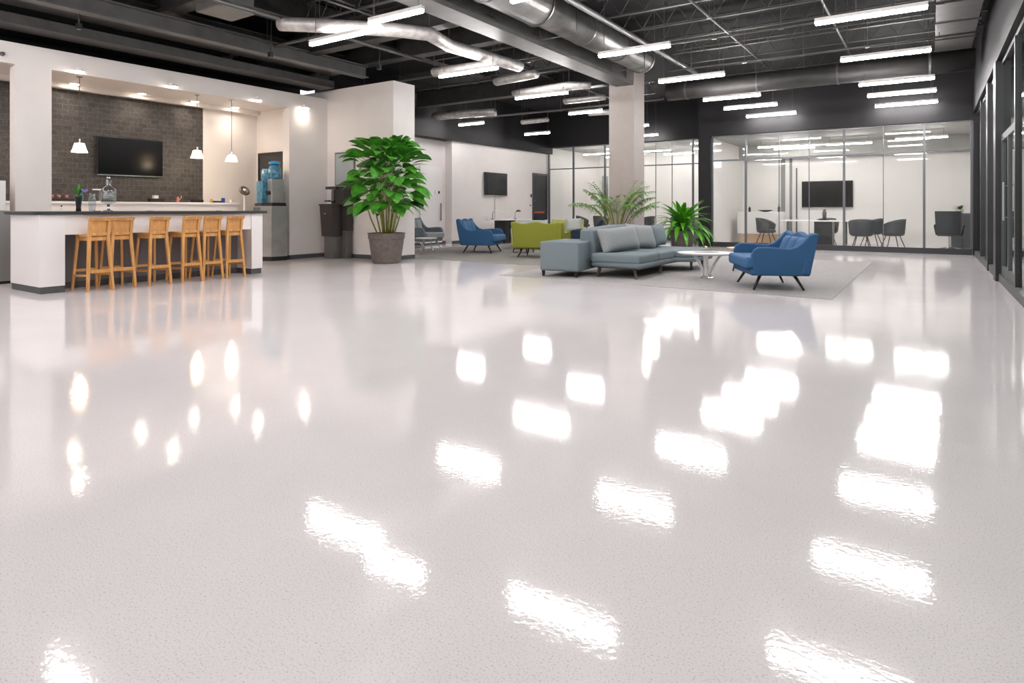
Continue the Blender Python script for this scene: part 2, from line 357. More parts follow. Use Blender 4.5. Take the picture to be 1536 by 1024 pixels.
MB().box(-0.006, 0.006, -0.85, 0.85, 0.25, 2.15).build('pane', 'glassg', root)
MB().tube([(-0.07, 0.1, 0.95), (-0.07, 0.1, 1.5)], 0.012).tube([(-0.07, 0.1, 1.0), (-0.02, 0.1, 1.0)], 0.008).tube([(-0.07, 0.1, 1.45), (-0.02, 0.1, 1.45)], 0.008).build('door_handle', 'chrome', root)
# doors
root = sempty('door_1', (XT, 20.85, 0))
MB().box(0, 0.03, -0.55, -0.48, 0, 2.5).box(0, 0.03, 0.48, 0.55, 0, 2.5).box(0, 0.03, -0.48, 0.48, 2.43, 2.5).build('door_frame', 'frame', root)
MB().box(0.003, 0.02, -0.48, 0.48, 0, 2.43).build('door_panel', 'screen2', root)
MB().box(0.02, 0.03, -0.45, 0.30, 0.95, 1.02).build('push_bar', 'red', root)
root = sempty('door_2', (-12.98, 14.75, 0))
MB().box(0, 0.03, -0.52, 0.52, 0.05, 2.45).build('door_panel', 'white2', root, bevel=0.005)
h = MB().tube([(0.07, 0.42, 0.75), (0.07, 0.42, 1.3)], 0.018).tube([(0.03, 0.42, 0.8), (0.07, 0.42, 0.8)], 0.01).tube([(0.03, 0.42, 1.25), (0.07, 0.42, 1.25)], 0.01).build('door_handle', 'slab', root)
root = sempty('door_4', (-12.85, 9.1, 0))
MB().box(-0.66, -0.6, -0.03, 0, 0, 2.46).box(0.6, 0.66, -0.03, 0, 0, 2.46).box(-0.6, 0.6, -0.03, 0, 2.38, 2.46).build('door_frame', 'black', root)
MB().box(-0.6, 0.6, -0.02, 0, 0, 2.38).build('door_panel', 'kiosk', root)
# structural column in the lounge
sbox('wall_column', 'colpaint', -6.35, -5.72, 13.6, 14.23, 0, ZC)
sbox('trim_4', 'slab', -4.25, -4.12, 22.9, 22.95, 0, 2.85)
sbox('trim_5', 'slab', -3.98, -3.90, 22.9, 22.95, 0, 2.85)
sbox('trim_6', 'bronze', -3.78, -3.74, 22.9, 22.95, 0, 2.5)

# ---------------------------------------------------------------- carpets
o = MB().box(-6.0, -1.0, 8.55, 15.0, 0.0, 0.008).build('area_rug', 'carpet'); tag(o, 'light grey flat rug under the grey sectional sofa and blue loveseat', 'rug')
o = MB().box(-11.6, -6.15, 10.45, 16.6, 0.0, 0.007).build('area_rug', 'carpet2'); tag(o, 'brownish grey flat rug under the olive green loveseat', 'rug')

# ---------------------------------------------------------------- ceiling lights
def tube_light(x, y, ln, label, z=3.72, mt='tube', zc=ZC, group='suspended linear tube lights', hw=0.032):
    t = thing('linear_light', label, 'ceiling light', (x, y, z), 0, group)
    MB().box(-ln / 2, ln / 2, -0.03, 0.03, 0.01, 0.06).build('housing', 'white2', t)
    MB().box(-ln / 2 + 0.005, ln / 2 - 0.005, -hw, hw, -0.003 - hw, 0.012).build('diffuser', mt, t, bevel=0.012)
    for sx in (-1, 1):
        MB().tube([(sx * ln * 0.42, 0, 0.06), (sx * ln * 0.42, 0, zc - z)], 0.004, 6).build('suspension_wire', 'steel2', t)
    return t
TL = [
 (-7.35, 6.38, 1.55, 'bright tube light nearest the bar soffit, its far end meeting the silver duct'),
 (-6.0, 6.1, 1.0, 'bright tube light at the top edge crossing above the bent silver duct'),
 (-7.30, 9.35, 1.40, 'tube light above and right of the big leafy potted plant'),
 (-7.40, 12.2, 1.40, 'tube light hung under the foil wrapped ducts above the olive loveseat'),
 (-11.65, 15.1, 0.95, 'short tube light over the door beside the block wall'),
 (-11.25, 18.3, 1.0, 'short tube light over the far door beside the wall television'),
 (-7.70, 15.0, 1.0, 'short dim tube light left of the square column, high up'),
 (-4.05, 9.6, 1.25, 'tube light touching the big round duct above the grey sectional'),
 (-3.95, 12.25, 1.32, 'tube light right of the column top, second in the middle row'),
 (-3.85, 14.9, 1.30, 'tube light in the middle row just in front of the long round duct'),
 (-3.80, 16.5, 1.30, 'tube light in the middle row, second from the charcoal front header'),
 (-3.65, 18.25, 1.30, 'tube light in the middle row closest to the charcoal front header'),
 (-0.68, 9.6, 1.32, 'longest looking tube light at top right, nearest of the right row'),
 (-0.64, 12.25, 1.32, 'tube light in the right row, second from the top'),
 (-0.58, 14.9, 1.32, 'tube light in the right row, third from the top'),
 (-0.54, 16.5, 1.32, 'tube light in the right row, fourth from the top'),
 (-0.50, 18.25, 1.32, 'tube light in the right row, lowest above the meeting room glass'),
 (-8.35, 20.9, 0.9, 'short tube light right of the column against the far charcoal header'),
 (-7.6, 18.4, 0.7, 'tiny tube light peeking out beside the square column'),
 (-3.65, 6.45, 1.4, 'tube light just above the picture, mirrored in the mid floor'),
 (-0.8, 7.25, 1.32, 'tube light above the picture, mirrored at the bottom right of floor'),
 (-4.1, 2.6, 1.32, 'tube light behind the camera in the middle row'),
 (-7.05, 2.75, 1.32, 'tube light behind the camera in the row by the bar'),
 (-0.75, 2.6, 1.32, 'tube light behind the camera in the right row'),
 (-4.1, -1.2, 1.32, 'rearmost tube light in the middle row'),
 (-7.4, -1.2, 1.32, 'rearmost tube light in the row by the bar'),
 (-0.75, -1.2, 1.32, 'rearmost tube light in the right row'),
 (-10.3, 1.9, 1.5, 'unseen tube light added to brighten the bar front, by the counter end'), (-10.3, 0.1, 1.5, 'unseen tube light added to brighten the bar front, left of the camera'), (-10.3, -1.8, 1.5, 'rearmost unseen tube light added to brighten the bar front'),  # unseen extra tubes, put in to brighten the soffit and counter end
]
for a in TL: tube_light(*a)
for x, y, lb in ((-3.9, 20.6, 'meeting room tube light over the round white cabinet'), (-2.0, 20.9, 'meeting room tube light over the conference table'), (-0.2, 20.3, 'meeting room tube light over the mesh office chair'), (-3.6, 21.5, 'rear meeting room tube light before the grey strips')):
    tube_light(x, y, 1.2, lb, 3.05, 'tube2', 3.27, 'meeting room tube lights', 0.02)
for x, y, lb in ((-11.5, 23.5, 'far room tube light behind the leftmost glass bay'), (-9.0, 23.5, 'far room tube light behind the middle glass bays'), (-6.8, 23.5, 'far room tube light behind the palm and column'), (-11.3, 25.2, 'rear tube light added to brighten the far room, above the steel cylinders'), (-8.6, 25.2, 'rear tube light added to brighten the far room, above the blank wall')):  # the rear pair is added only to make the far room brighter
    tube_light(x, y, 1.3, lb, 3.4, 'tube3', 3.6, 'far room tube lights', 0.02)
for k, y in enumerate((2, 6.5, 11, 15.5, 20)):
    tube_light(2.4, y, 1.2, ['corridor tube light beside the camera', 'corridor tube light beyond the right glass, second', 'corridor tube light beyond the glass door', 'corridor tube light beyond the black posts', 'corridor tube light at the far end'][k], 3.28, 'tube2', 3.4, 'corridor tube lights')

# recessed and pendant lights of the bar
def downlight(x, y, z, label, pw, grp):
    t = thing('downlight', label, 'ceiling light', (x, y, z), 0, grp)
    MB().lathe([(0.075, -0.02), (0.085, -0.02), (0.085, 0), (0.05, 0.0)], 20).build('trim_ring', 'white2', t)
    MB().lathe([(0.01, -0.028), (0.07, -0.026), (0.075, -0.02), (0.07, -0.005)], 20).build('lamp_face', 'can', t, smooth=True)
    l = bpy.data.lights.new('bulb', 'SPOT'); l.energy = pw; l.spot_size = R(125); l.spot_blend = 0.8; l.shadow_soft_size = 0.06; l.color = (1, 0.86, 0.72)
    lo = bpy.data.objects.new('bulb', l); COL.objects.link(lo); lo.parent = t; lo.location = (0, 0, -0.05)
def face_light(y, label, pw):
  t = thing('downlight', label, 'ceiling light', (-11.8, y, 3.40), 0, 'downlights along the front soffit')
  MB().box(0, 0.12, -0.02, 0.02, 0.03, 0.07).build('bracket', 'white2', t)
  MB().lathe([(0.02, 0.03), (0.07, 0.02), (0.08, -0.01), (0.07, -0.012)], 20, (0.11, 0)).build('trim_ring', 'white2', t)
  MB().lathe([(0.01, -0.03), (0.07, -0.027), (0.07, -0.012)], 20, (0.11, 0)).build('lamp_face', 'can', t)
  l = bpy.data.lights.new('bulb', 'SPOT'); l.energy = pw; l.spot_size = R(125); l.spot_blend = 0.8; l.shadow_soft_size = 0.06; l.color = (1, 0.86, 0.72)
  lo = bpy.data.objects.new('bulb', l); COL.objects.link(lo); lo.parent = t; lo.location = (0.11, 0, -0.06)
for y, lb in ((2.7, 'downlight in front of the bar soffit left of the white column'), (4.55, 'downlight on the soffit face just right of the white column'), (6.1, 'downlight on the soffit face above the wall television'),
              (7.85, 'downlight on the soffit face above the third pendant'), (9.05, 'downlight on the soffit face over the white pilaster')): face_light(y, lb, 1.2)
for y, lb in ((1.5, 'rear downlight over the bar left of the frame'), (5.1, 'rear downlight beside the first pendant stem'), (6.3, 'rear downlight above the wall television top edge'), (7.4, 'rear downlight beside the second pendant stem'), (8.35, 'rear downlight at the right end of bar ceiling')):
    downlight(-13.3, y, 3.47, lb, 3.2, 'rear downlights in the bar ceiling')
def pendant(x, y, zb, label, bell=False):
    t = thing('pendant_lamp', label, 'pendant lamp', (x, y, zb), 0, 'pendant lamps over the bar')
    MB().lathe([(0.05, 3.47 - zb - 0.02), (0.05, 3.47 - zb)], 16).build('canopy', 'chrome', t)
    MB().tube([(0, 0, 0.2), (0, 0, 3.45 - zb)], 0.006, 6).build('cord', 'steel2', t)
    MB().tube([(0, 0, 0.15), (0, 0, 0.23)], 0.018, 10).build('socket', 'chrome', t)
    prof = [(0.125, 0.0), (0.118, 0.02), (0.10, 0.06), (0.085, 0.12), (0.075, 0.155), (0.02, 0.165)] if not bell else [(0.125, 0.0), (0.11, 0.03), (0.098, 0.08), (0.075, 0.12), (0.04, 0.145), (0.015, 0.155)]
    MB().lathe(prof, 28).build('lamp_shade', 'shadew' if bell else 'shade', t, smooth=True)
    l = bpy.data.lights.new('bulb', 'POINT'); l.energy = 1.8; l.shadow_soft_size = 0.06; l.color = (1, 0.8, 0.58)
    lo = bpy.data.objects.new('bulb', l); COL.objects.link(lo); lo.parent = t; lo.location = (0, 0, -0.07)
pendant(-12.5, 4.87, 2.12, 'flared glowing pendant lamp left of the wall television')
pendant(-12.5, 7.0, 2.16, 'flared glowing pendant lamp right of the wall television')
pendant(-12.5, 7.76, 2.14, 'bell shaped white pendant lamp before the plain wall', True)

# ---------------------------------------------------------------- ceiling structure: beams, joists, ducts
def ibeam(axis, c, a0, a1, z0, h, wd, m, label, name='steel_beam', grp='steel roof beams'):
    b = MB(); t = 0.025
    if axis == 'x': 
        b.box(a0, a1, c - wd / 2, c + wd / 2, z0, z0 + t).box(a0, a1, c - t / 2, c + t / 2, z0 + t, z0 + h - t).box(a0, a1, c - wd / 2, c + wd / 2, z0 + h - t, z0 + h)
    else:
        b.box(c - wd / 2, c + wd / 2, a0, a1, z0, z0 + t).box(c - t / 2, c + t / 2, a0, a1, z0 + t, z0 + h - t).box(c - wd / 2, c + wd / 2, a0, a1, z0 + h - t, z0 + h)
    return tag(b.build(name, m), label, 'beam', grp)
ibeam('x', 8.15, -12.5, -5.9, 4.22, 0.5, 0.26, 'steel', 'grey steel beam crossing left of the big duct, nearest one')
ibeam('x', 9.55, -12.5, -5.9, 4.25, 0.48, 0.26, 'steel', 'grey steel beam behind the bent foil duct above the block wall')
ibeam('x', 13.5, -12.4, -6.4, 4.05, 0.45, 0.28, 'steel', 'grey steel beam meeting the left side of the square column')
ibeam('x', 5.4, -12.5, 0.8, 4.35, 0.5, 0.26, 'steel', 'long steel beam crossing the top edge of the photo')
ibeam('y', -10.35, -4.5, 9.6, 4.0, 0.26, 0.2, 'steel2', 'long light-edged steel beam running above the bar soffit')
ibeam('y', -11.0, -4.5, 9.4, 4.12, 0.4, 0.5, 'steel', 'broad dark steel beam just in front of bar soffit')
ibeam('y', -9.4, -4.5, 13.3, 4.45, 0.4, 0.3, 'steel', 'dark high steel beam left of the first tube light')
ibeam('y', -12.2, -4.5, 9.7, 3.95, 0.5, 0.5, 'deck', 'black broad beam lying deep above the white soffit')
o = MB().box(-11.72, -11.25, -4.5, 9.5, 3.86, 4.02).build('cable_tray', 'steel', bevel=0.01); tag(o, 'dark shallow tray running right above the white soffit edge', 'tray')
# the row of open-web joists
jproto = None
jl = ['above the nearest right tube light', 'just past the nearest right tube light', 'crossing over the first middle tube light', 'between the first and second right tube lights', 'over the second right tube light',
      'beyond the second right tube light', 'over the third right tube light', 'nearest the long round duct', 'behind the long round duct', 'last before the charcoal header']
def joist_mesh(x0, x1):
    b = MB(); h = 0.34
    for z in (0, h): b.box(x0, x1, -0.035, 0.035, z, z + 0.02)
    n = int((x1 - x0) / 0.42); s = (x1 - x0) / n
    for i in range(n):
        a = x0 + i * s; b.bar((a, 0, 0.02), (a + s / 2, 0, h + 0.01), 0.012).bar((a + s / 2, 0, h + 0.01), (a + s, 0, 0.02), 0.012)
    return b
for k, y in enumerate((7.0, 7.9, 8.8, 9.9, 10.9, 11.9, 13.0, 14.0, 16.2, 17.4)):
    if jproto is None: jproto = joist_mesh(-4.85, 0.8).build('roof_joist', 'steel'); o = jproto
    else: o = jproto.copy(); COL.objects.link(o)
    o.location = (0, y, 4.42); tag(o, 'open-web steel joist ' + jl[k], 'joist', 'open-web roof joists on the right')
jp2 = None
jl2 = ['nearest the bent foil duct', 'over the tube light by the leafy plant', 'before the foil duct cluster', 'over the foil duct cluster', 'beyond the foil duct cluster', 'deep before the far header']
for k, y in enumerate((7.1, 10.5, 11.5, 12.5, 15.0, 17.0)):
    if jp2 is None: jp2 = joist_mesh(-9.2, -6.5).build('roof_joist', 'steel'); o = jp2
    else: o = jp2.copy(); COL.objects.link(o)
    o.location = (0, y, 4.40); tag(o, 'short dark joist left of column, ' + jl2[k], 'joist', 'dark roof joists on the left')
# ducts
t = thing('round_duct', 'large galvanised round duct sweeping from top centre to the column', 'duct', (-5.3, 0, 4.42))
MB().tube([(0, -4, 0), (0, 8.6, 0)], 0.33, 28).build('duct_run', 'galv', t, smooth=True)
MB().tube([(0, 8.6, 0), (0, 13.1, 0)], 0.29, 28).build('duct_run', 'galv', t, smooth=True)
for y in (0, 2.5, 5, 7.2, 8.6, 10.2, 11.7, 13.0): MB().tube([(0, y - 0.02, 0), (0, y + 0.02, 0)], 0.345 if y < 8.7 else 0.305, 28).build('joint_ring', 'galv', t)
for y in (3.5, 6.2, 9.3, 12.3): MB().bar((-0.36, y, -0.1), (-0.36, y, 0.48), 0.01).bar((0.36, y, -0.1), (0.36, y, 0.48), 0.01).bar((-0.36, y, -0.355), (0.36, y, -0.355), 0.03, ta=0.01).bar((-0.36, y, -0.36), (-0.36, y, 0), 0.01).bar((0.36, y, -0.36), (0.36, y, 0), 0.01).build('hanger', 'steel2', t)
o = MB().box(-6.15, -5.72, -4, 13.58, 4.0, 4.08).box(-5.97, -5.9, -4, 13.58, 4.08, 4.5).box(-6.15, -5.72, -4, 13.58, 4.5, 4.56).build('steel_beam', 'steel2'); tag(o, 'pale-edged steel girder running beside the large round duct onto the column', 'beam')
t = thing('round_duct', 'long dark round duct crossing in front of the charcoal header', 'duct', (0, 15.55, 4.12))
MB().tube([(-5.6, 0, 0), (-5.1, 0, 0), (0.75, 0, 0)], 0.22, 24).build('duct_run', 'steel', t, smooth=True)
for x in (-5.1, -3.4, -1.7, 0.0): MB().tube([(x - 0.02, 0, 0), (x + 0.02, 0, 0)], 0.232, 24).build('joint_ring', 'steel2', t)
for x in (-4.2, -2.4, -0.6): MB().tube([(x, 0, 0.2), (x, 0, 0.78)], 0.008, 6).build('hanger', 'steel2', t)
t = thing('rectangular_duct', 'grey panelled rectangular duct along the right wall header', 'duct', (0.38, 12.0, 4.28))
MB().box(-0.3, 0.3, -5.5, 3.2, 0, 0.14).build('duct_run', 'steel2', t, bevel=0.01)
for k in range(7): MB().box(-0.32, 0.32, -5.4 + k * 1.25 - 0.02, -5.4 + k * 1.25 + 0.02, -0.02, 0.14).build('flange', 'steel', t)
o = MB().tube([(-4.55, -3, 4.3), (-4.55, 14.5, 4.3)], 0.05, 12).build('sprinkler_pipe', 'steel2', smooth=True); tag(o, 'thin steel pipe running parallel right of the large duct', 'pipe')
o = MB().tube([(-2.3, -3, 4.72), (-2.3, 9.0, 4.72)], 0.03, 10).build('sprinkler_pipe', 'steel2', smooth=True); tag(o, 'thin pipe high above between the middle and right tube lights', 'pipe')
o = MB().tube([(-8.6, -3, 4.15), (-8.6, 9.5, 4.15)], 0.03, 10).build('conduit_pipe', 'steel2', smooth=True); tag(o, 'thin conduit above the bar side running under the dark beam', 'pipe')
t = thing('flexible_duct', 'silver flexible duct stub hanging beside the nearest right tube light', 'duct', (-1.75, 8.6, 4.2))
MB().tube([(-0.2, -0.6, 0.12), (0, -0.1, 0.05), (0.1, 0.35, 0)], 0.11, 16).build('duct_run', 'foil', t, smooth=True)
MB().tube([(0, 0, 0.1), (0, 0, 0.7)], 0.006, 6).build('hanger', 'steel2', t)
cl = [('y', -9.85, -3, 9.4, 4.55, .02, 'thin upper conduit left of the first tube light'), ('y', -8.15, -3, 13.2, 4.6, .03, 'thin dark conduit passing over the silver bent duct'), ('y', -7.75, 5, 17, 4.35, .02, 'thin conduit over the left row of tube lights'),
      ('x', 7.3, -12.4, -6.3, 4.22, .03, 'thin crossing pipe just above the bent foil duct'), ('x', 10.9, -12.4, -6.3, 4.2, .03, 'thin crossing pipe behind the white block top'), ('x', 12.4, -12.4, -6.5, 4.3, .025, 'thin crossing pipe over the olive loveseat area'),
      ('x', 16.3, -12.4, -6.0, 4.1, .035, 'thin crossing pipe deep before the far header'), ('x', 11.3, -4.9, 0.7, 4.2, .018, 'thin rail crossing below the right joists, near'), ('x', 13.5, -4.9, 0.7, 4.2, .018, 'thin rail crossing below the right joists, far'),
      ('y', -3.1, 6, 15.2, 4.38, .02, 'thin conduit right of the middle tube lights'), ('y', -1.4, 6, 15.2, 4.38, .02, 'thin conduit left of the right tube lights')]
for ax, c, a0, a1, z, rr, lb in cl:
    pts = [(c, a0, z), (c, (a0 + a1) / 2, z - 0.015), (c, a1, z)] if ax == 'y' else [(a0, c, z), ((a0 + a1) / 2, c, z - 0.015), (a1, c, z)]
    t = thing('conduit_pipe', lb, 'pipe', (0, 0, 0), 0, 'thin ceiling conduits'); MB().tube(pts, rr, 8).build('pipe_run', 'steel2', t, smooth=True)
    n = 5
    for k in range(n):
        u = a0 + (a1 - a0) * (k + 0.5) / n; x, y = (c, u) if ax == 'y' else (u, c)
        MB().tube([(x, y, z - 0.03), (x, y, ZC)], 0.006, 5).box(x - 0.04, x + 0.04, y - 0.03, y + 0.03, z - rr - 0.02, z - rr).build('hanger', 'steel2', t)
def foil(label, pts, r, flat=1.0, hang=()):
    p0 = Vector(pts[0]); t = thing('foil_duct', label, 'duct', tuple(p0), 0, 'foil wrapped flexible ducts')
    b = MB(); b.T = Matrix.Diagonal((1, 1, flat, 1))
    q = [Vector(p) - p0 for p in pts]; pp = []
    for i in range(len(q) - 1):
        for k in range(4): pp.append(q[i].lerp(q[i + 1], k / 4))
    pp.append(q[-1])
    b.tube(pp, r, 16).build('duct_run', 'foil', t, smooth=True)
    for i in hang: MB().tube([q[i], (q[i].x, q[i].y, ZC - p0.z)], 0.006, 6).build('hanger', 'steel2', t)
foil('long bent foil duct snaking under the first tube lights', [(-8.7, 6.25, 4.1), (-8.05, 6.5, 4.02), (-7.2, 7.3, 4.0), (-6.85, 7.75, 3.98), (-7.05, 8.5, 3.98), (-6.95, 10.6, 4.0)], 0.13, 0.85, (1, 3, 4))
foil('straight foil duct branching left above the tube light by the plant', [(-8.7, 10.0, 4.0), (-7.15, 10.05, 4.0)], 0.12, 0.8, (0, 1))
foil('short foil duct between the two left tube lights', [(-8.3, 11.7, 4.05), (-7.1, 11.5, 4.05)], 0.12, 0.8, (0, 1))
foil('long foil duct directly above the tube light over olive loveseat', [(-8.6, 12.9, 4.0), (-7.0, 12.8, 4.02), (-6.6, 13.1, 4.0)], 0.12, 0.7, (0, 1))
foil('drooping foil duct nearest the square column', [(-8.0, 14.4, 3.95), (-6.9, 14.5, 3.98)], 0.12, 0.6, (0, 1))
foil('wide flattened foil duct beside the white block wall', [(-12.3, 14.2, 3.88), (-11.2, 14.3, 3.9), (-10.4, 14.6, 3.92)], 0.22, 0.5, (0, 1, 2))
foil('small crumpled foil duct over the wall television', [(-10.9, 16.8, 3.9), (-10.0, 16.9, 3.95)], 0.12, 0.6, (0, 1))
foil('small bright foil duct high left of the column', [(-8.1, 16.0, 3.85), (-7.5, 16.1, 3.85)], 0.13, 0.6, (0, 1))
t = thing('air_handler', 'grey perforated ceiling unit at the left end of the foil duct', 'air unit', (-8.95, 5.45, 4.1))
MB().box(-0.3, 0.3, -0.3, 0.3, 0, 0.45).build('casing', 'steel2', t, bevel=0.02)
for sx in (-0.25, 0.25): MB().tube([(sx, 0, 0.45), (sx, 0, 0.8)], 0.008, 6).build('hanger', 'steel2', t)
for i, (x, y, lb) in enumerate(((-10.8, 4.2, 'dark cable drop with hook above the first downlight'), (-9.9, 6.9, 'dark cable drop above the second pendant'), (-9.0, 8.7, 'dark cable drop close to the block wall'))):
    o = MB().tube([(x, y, 3.9), (x + 0.02, y, 4.2), (x, y + 0.02, ZC)], 0.012, 6).box(x - 0.04, x + 0.04, y - 0.03, y + 0.03, 3.86, 3.95).build('cable_drop', 'black'); tag(o, lb, 'cable', 'cable drops under the deck')

# ---------------------------------------------------------------- bar counter
t = thing('bar_counter', 'white bar counter with long dark top, six stools along its front', 'bar counter', (-9.65, 3.3, 0))
MB().box(-1.0, 0, 0, 0.29, 0.09, 1.04).build('end_panel', 'white2', t, bevel=0.004)
MB().box(-1.0, 0, 3.06, 3.27, 0.09, 1.04).build('end_panel', 'white2', t, bevel=0.004)
MB().box(-0.2, -0.02, 0.29, 3.06, 0.77, 1.04).build('apron', 'white2', t)
MB().box(-1.0, -0.42, 0.29, 3.06, 0.09, 1.04).build('recessed_panel', 'recess', t)
MB().box(-1.0, -0.015, 0.015, 0.29, 0, 0.09).box(-1.0, -0.43, 0.29, 3.06, 0, 0.09).box(-1.0, -0.015, 3.06, 3.255, 0, 0.09).build('plinth', 'base', t)
MB().slab([(-1.08, -0.05), (-0.1, -0.05), (0.05, 0.02), (0.05, 3.33), (-1.08, 3.33)], 1.04, 1.085).build('countertop', 'top', t, bevel=0.006)
# back counter
t = thing('back_counter', 'white back counter below the tiled wall behind the bar', 'counter', (-12.98, 5.0, 0))
MB().box(-0.58, 0, -3.4, 3.2, 0, 1.21).build('cabinet', 'white2', t)
MB().box(-0.585, 0.03, -3.45, 3.25, 1.21, 1.255).build('countertop', 'marble', t, bevel=0.005)
t = thing('side_cabinet', 'grey cabinet with white upper box at the left photo edge', 'cabinet', (-11.75, 2.9, 0))
MB().box(-0.3, 0.3, -1.2, 0.68, 0.04, 1.09).build('body', 'slab', t, bevel=0.01)
MB().box(-0.3, 0.02, -1.2, 0.68, 1.09, 1.55).build('upper_box', 'white2', t, bevel=0.01)
MB().box(-0.28, 0.27, -1.15, 0.66, 0, 0.04).build('plinth', 'black', t)
t = thing('paper_roll', 'small white and red roll lying on the cabinet at left edge', 'roll', (-11.9, 3.3, 1.55))
MB().tube([(-0.06, 0, 0.045), (0.06, 0, 0.045)], 0.045, 16).build('roll', 'white2', t, smooth=True)
MB().tube([(0.06, 0, 0.045), (0.065, 0, 0.045)], 0.025, 12).build('core', 'red', t)

# bar stools
def make_stool():
    t = thing('bar_stool', '', 'bar stool', (0, 0, 0), 0, 'wooden bar stools at the counter')
    # faces -x (towards the counter); back posts at +x
    MB().box(-0.19, 0.14, -0.135, 0.135, 0.735, 0.77).build('seat', 'oak', t, bevel=0.008)
    MB().box(-0.175, 0.15, -0.12, 0.12, 0.685, 0.735).build('seat_apron', 'oak', t)
    for s in (-1, 1):
        MB().bar((-0.165, s * 0.115, 0.735), (-0.235, s * 0.155, 0), 0.036, 0.03).build('leg', 'oak', t, bevel=0.004)
        b = MB().bar((0.145, s * 0.115, 0.76), (0.20, s * 0.16, 0), 0.042, 0.034)
        b.bar((0.145, s * 0.115, 0.72), (0.185, s * 0.12, 0.965), 0.04, 0.036).build('leg', 'oak', t, bevel=0.004)
        MB().bar((-0.225, s * 0.145, 0.20), (0.185, s * 0.148, 0.22), 0.022, ta=0.03).build('stretcher', 'oak', t)
    MB().bar((-0.21, -0.14, 0.27), (-0.21, 0.14, 0.27), 0.022, ta=0.035).build('footrest', 'oak', t)
    MB().bar((0.185, -0.145, 0.27), (0.185, 0.145, 0.27), 0.022, ta=0.045).build('stretcher', 'oak', t)
    b = thing_part = MB().solid(lambda u, v: (Vector((0.165 + 0.035 * (v), (-0.148 + 0.296 * u) * (1.0 if v > 0 else 0.96), 0.955 + 0.05 * v)), Vector((0.21 + 0.03 * v, (-0.148 + 0.296 * u) * (1.0 if v > 0 else 0.96), 0.955 + 0.05 * v))), 4, 2).build('backrest', 'oak', t, bevel=0.005)
    MB().bar((0.146, 0, 0.78), (0.172, 0, 0.96), 0.20, 0.20, 0.012, 0.012, up=(1, 0, 0)).build('back_panel', 'oak', b)
    MB().bar((0.152, -0.1, 0.775), (0.152, 0.1, 0.775), 0.03, ta=0.04).build('lower_rail', 'oak', b)
    return t
st = make_stool()
sl = ['oak bar stool nearest the left counter end', 'oak bar stool second from the left end, close beside the first', 'oak bar stool standing alone in the middle left, third along', 'oak bar stool fourth along the counter from the left end',
      'oak bar stool second from the right counter end', 'oak bar stool nearest the right counter end']
for k, (x, y, rz) in enumerate(((-9.585, 3.90, 3), (-9.66, 4.24, -3), (-9.60, 4.70, 3), (-9.60, 5.18, 3), (-9.62, 5.54, -1), (-9.60, 5.91, 0))):
    if k == 0: o = st
    else: o = dup(st, (0, 0, 0), 0, '')
    o.location = (x, y, 0); o.rotation_euler.z = R(rz); o['label'] = sl[k]

# televisions
def tv(label, loc, rz, wd, ht, m='screen', tilt=0, cable=0):
    t = thing('wall_television', label, 'television', loc, rz)      # screen faces local +x
    MB().box(-0.02, 0.02, -wd * 0.2, wd * 0.2, -ht * 0.2, ht * 0.2).build('wall_mount', 'black', t, loc=(0.02, 0, 0))
    MB().box(0.04, 0.085, -wd / 2, wd / 2, -ht / 2, ht / 2).build('housing', 'black', t, bevel=0.006)
    MB().box(0.085, 0.088, -wd / 2 + 0.012, wd / 2 - 0.012, -ht / 2 + 0.02, ht / 2 - 0.012).build('screen', m, t)
    MB().box(0.075, 0.09, -wd / 2, wd / 2, -ht / 2 - 0.008, -ht / 2 + 0.006).build('lower_trim', 'chrome', t)
    if cable: MB().tube([(0.01, 0, -ht / 2), (0.012, 0, -ht / 2 - cable)], 0.006, 6).build('power_cable', 'steel2', t)
    return t
tv('large black flat television on the grey tiled bar wall', (-13.6, 6.2, 2.17), 0, 1.26, 0.76)
tv('greyish flat television on the white wall beyond the lounge', (XT, 17.8, 1.98), 0, 1.35, 0.80, 'screen2', cable=0.8)
tv('black flat television on the meeting room back wall', (-2.83, 22.95, 1.6), -90, 1.52, 0.88)

# ---------------------------------------------------------------- things on the bar
def small(name, label, cat, loc, parts, grp=None):
    t = thing(name, label, cat, loc, 0, grp)
    for n, m, mb in parts: mb.build(n, m, t, smooth=len(mb.v) > 40)
    return t
ZT = 1.085; ZB = 1.255
fl = MB()
for k in range(16):
    a = random.uniform(0, 6.28); ln = random.uniform(0.12, 0.22); r_ = random.uniform(0.3, 0.9)
    d = Vector((math.cos(a) * r_, math.sin(a) * r_, 1.0)).normalized(); sd = d.cross(Vector((0, 0, 1))).normalized() * 0.018
    p = Vector((0, 0, 0.22)); fl.add([p, p + d * ln * .5 + sd, p + d * ln, p + d * ln * .5 - sd], [(0, 1, 2, 3)])
pet = MB()
for k in range(7):
    a = k * 0.9; pet.lathe([(0.003, 0.0), (0.016, 0.01), (0.014, 0.03), (0.003, 0.035)], 8, (0.05 + 0.025 * math.cos(a), 0.06 + 0.03 * math.sin(a)))
pet.v = [v + Vector((0, 0, 0.27 + 0.012 * (i // 32 % 3))) for i, v in enumerate(pet.v)]
small('flower_vase', 'dark vase of green leaves and purple flowers on the bar top', 'vase', (-10.35, 4.02, ZT), [('vase', 'black', MB().lathe([(0.035, 0), (0.03, 0.05), (0.045, 0.2), (0.05, 0.235)], 16)), ('foliage', 'leaf', fl), ('flowers', 'purple', pet)])
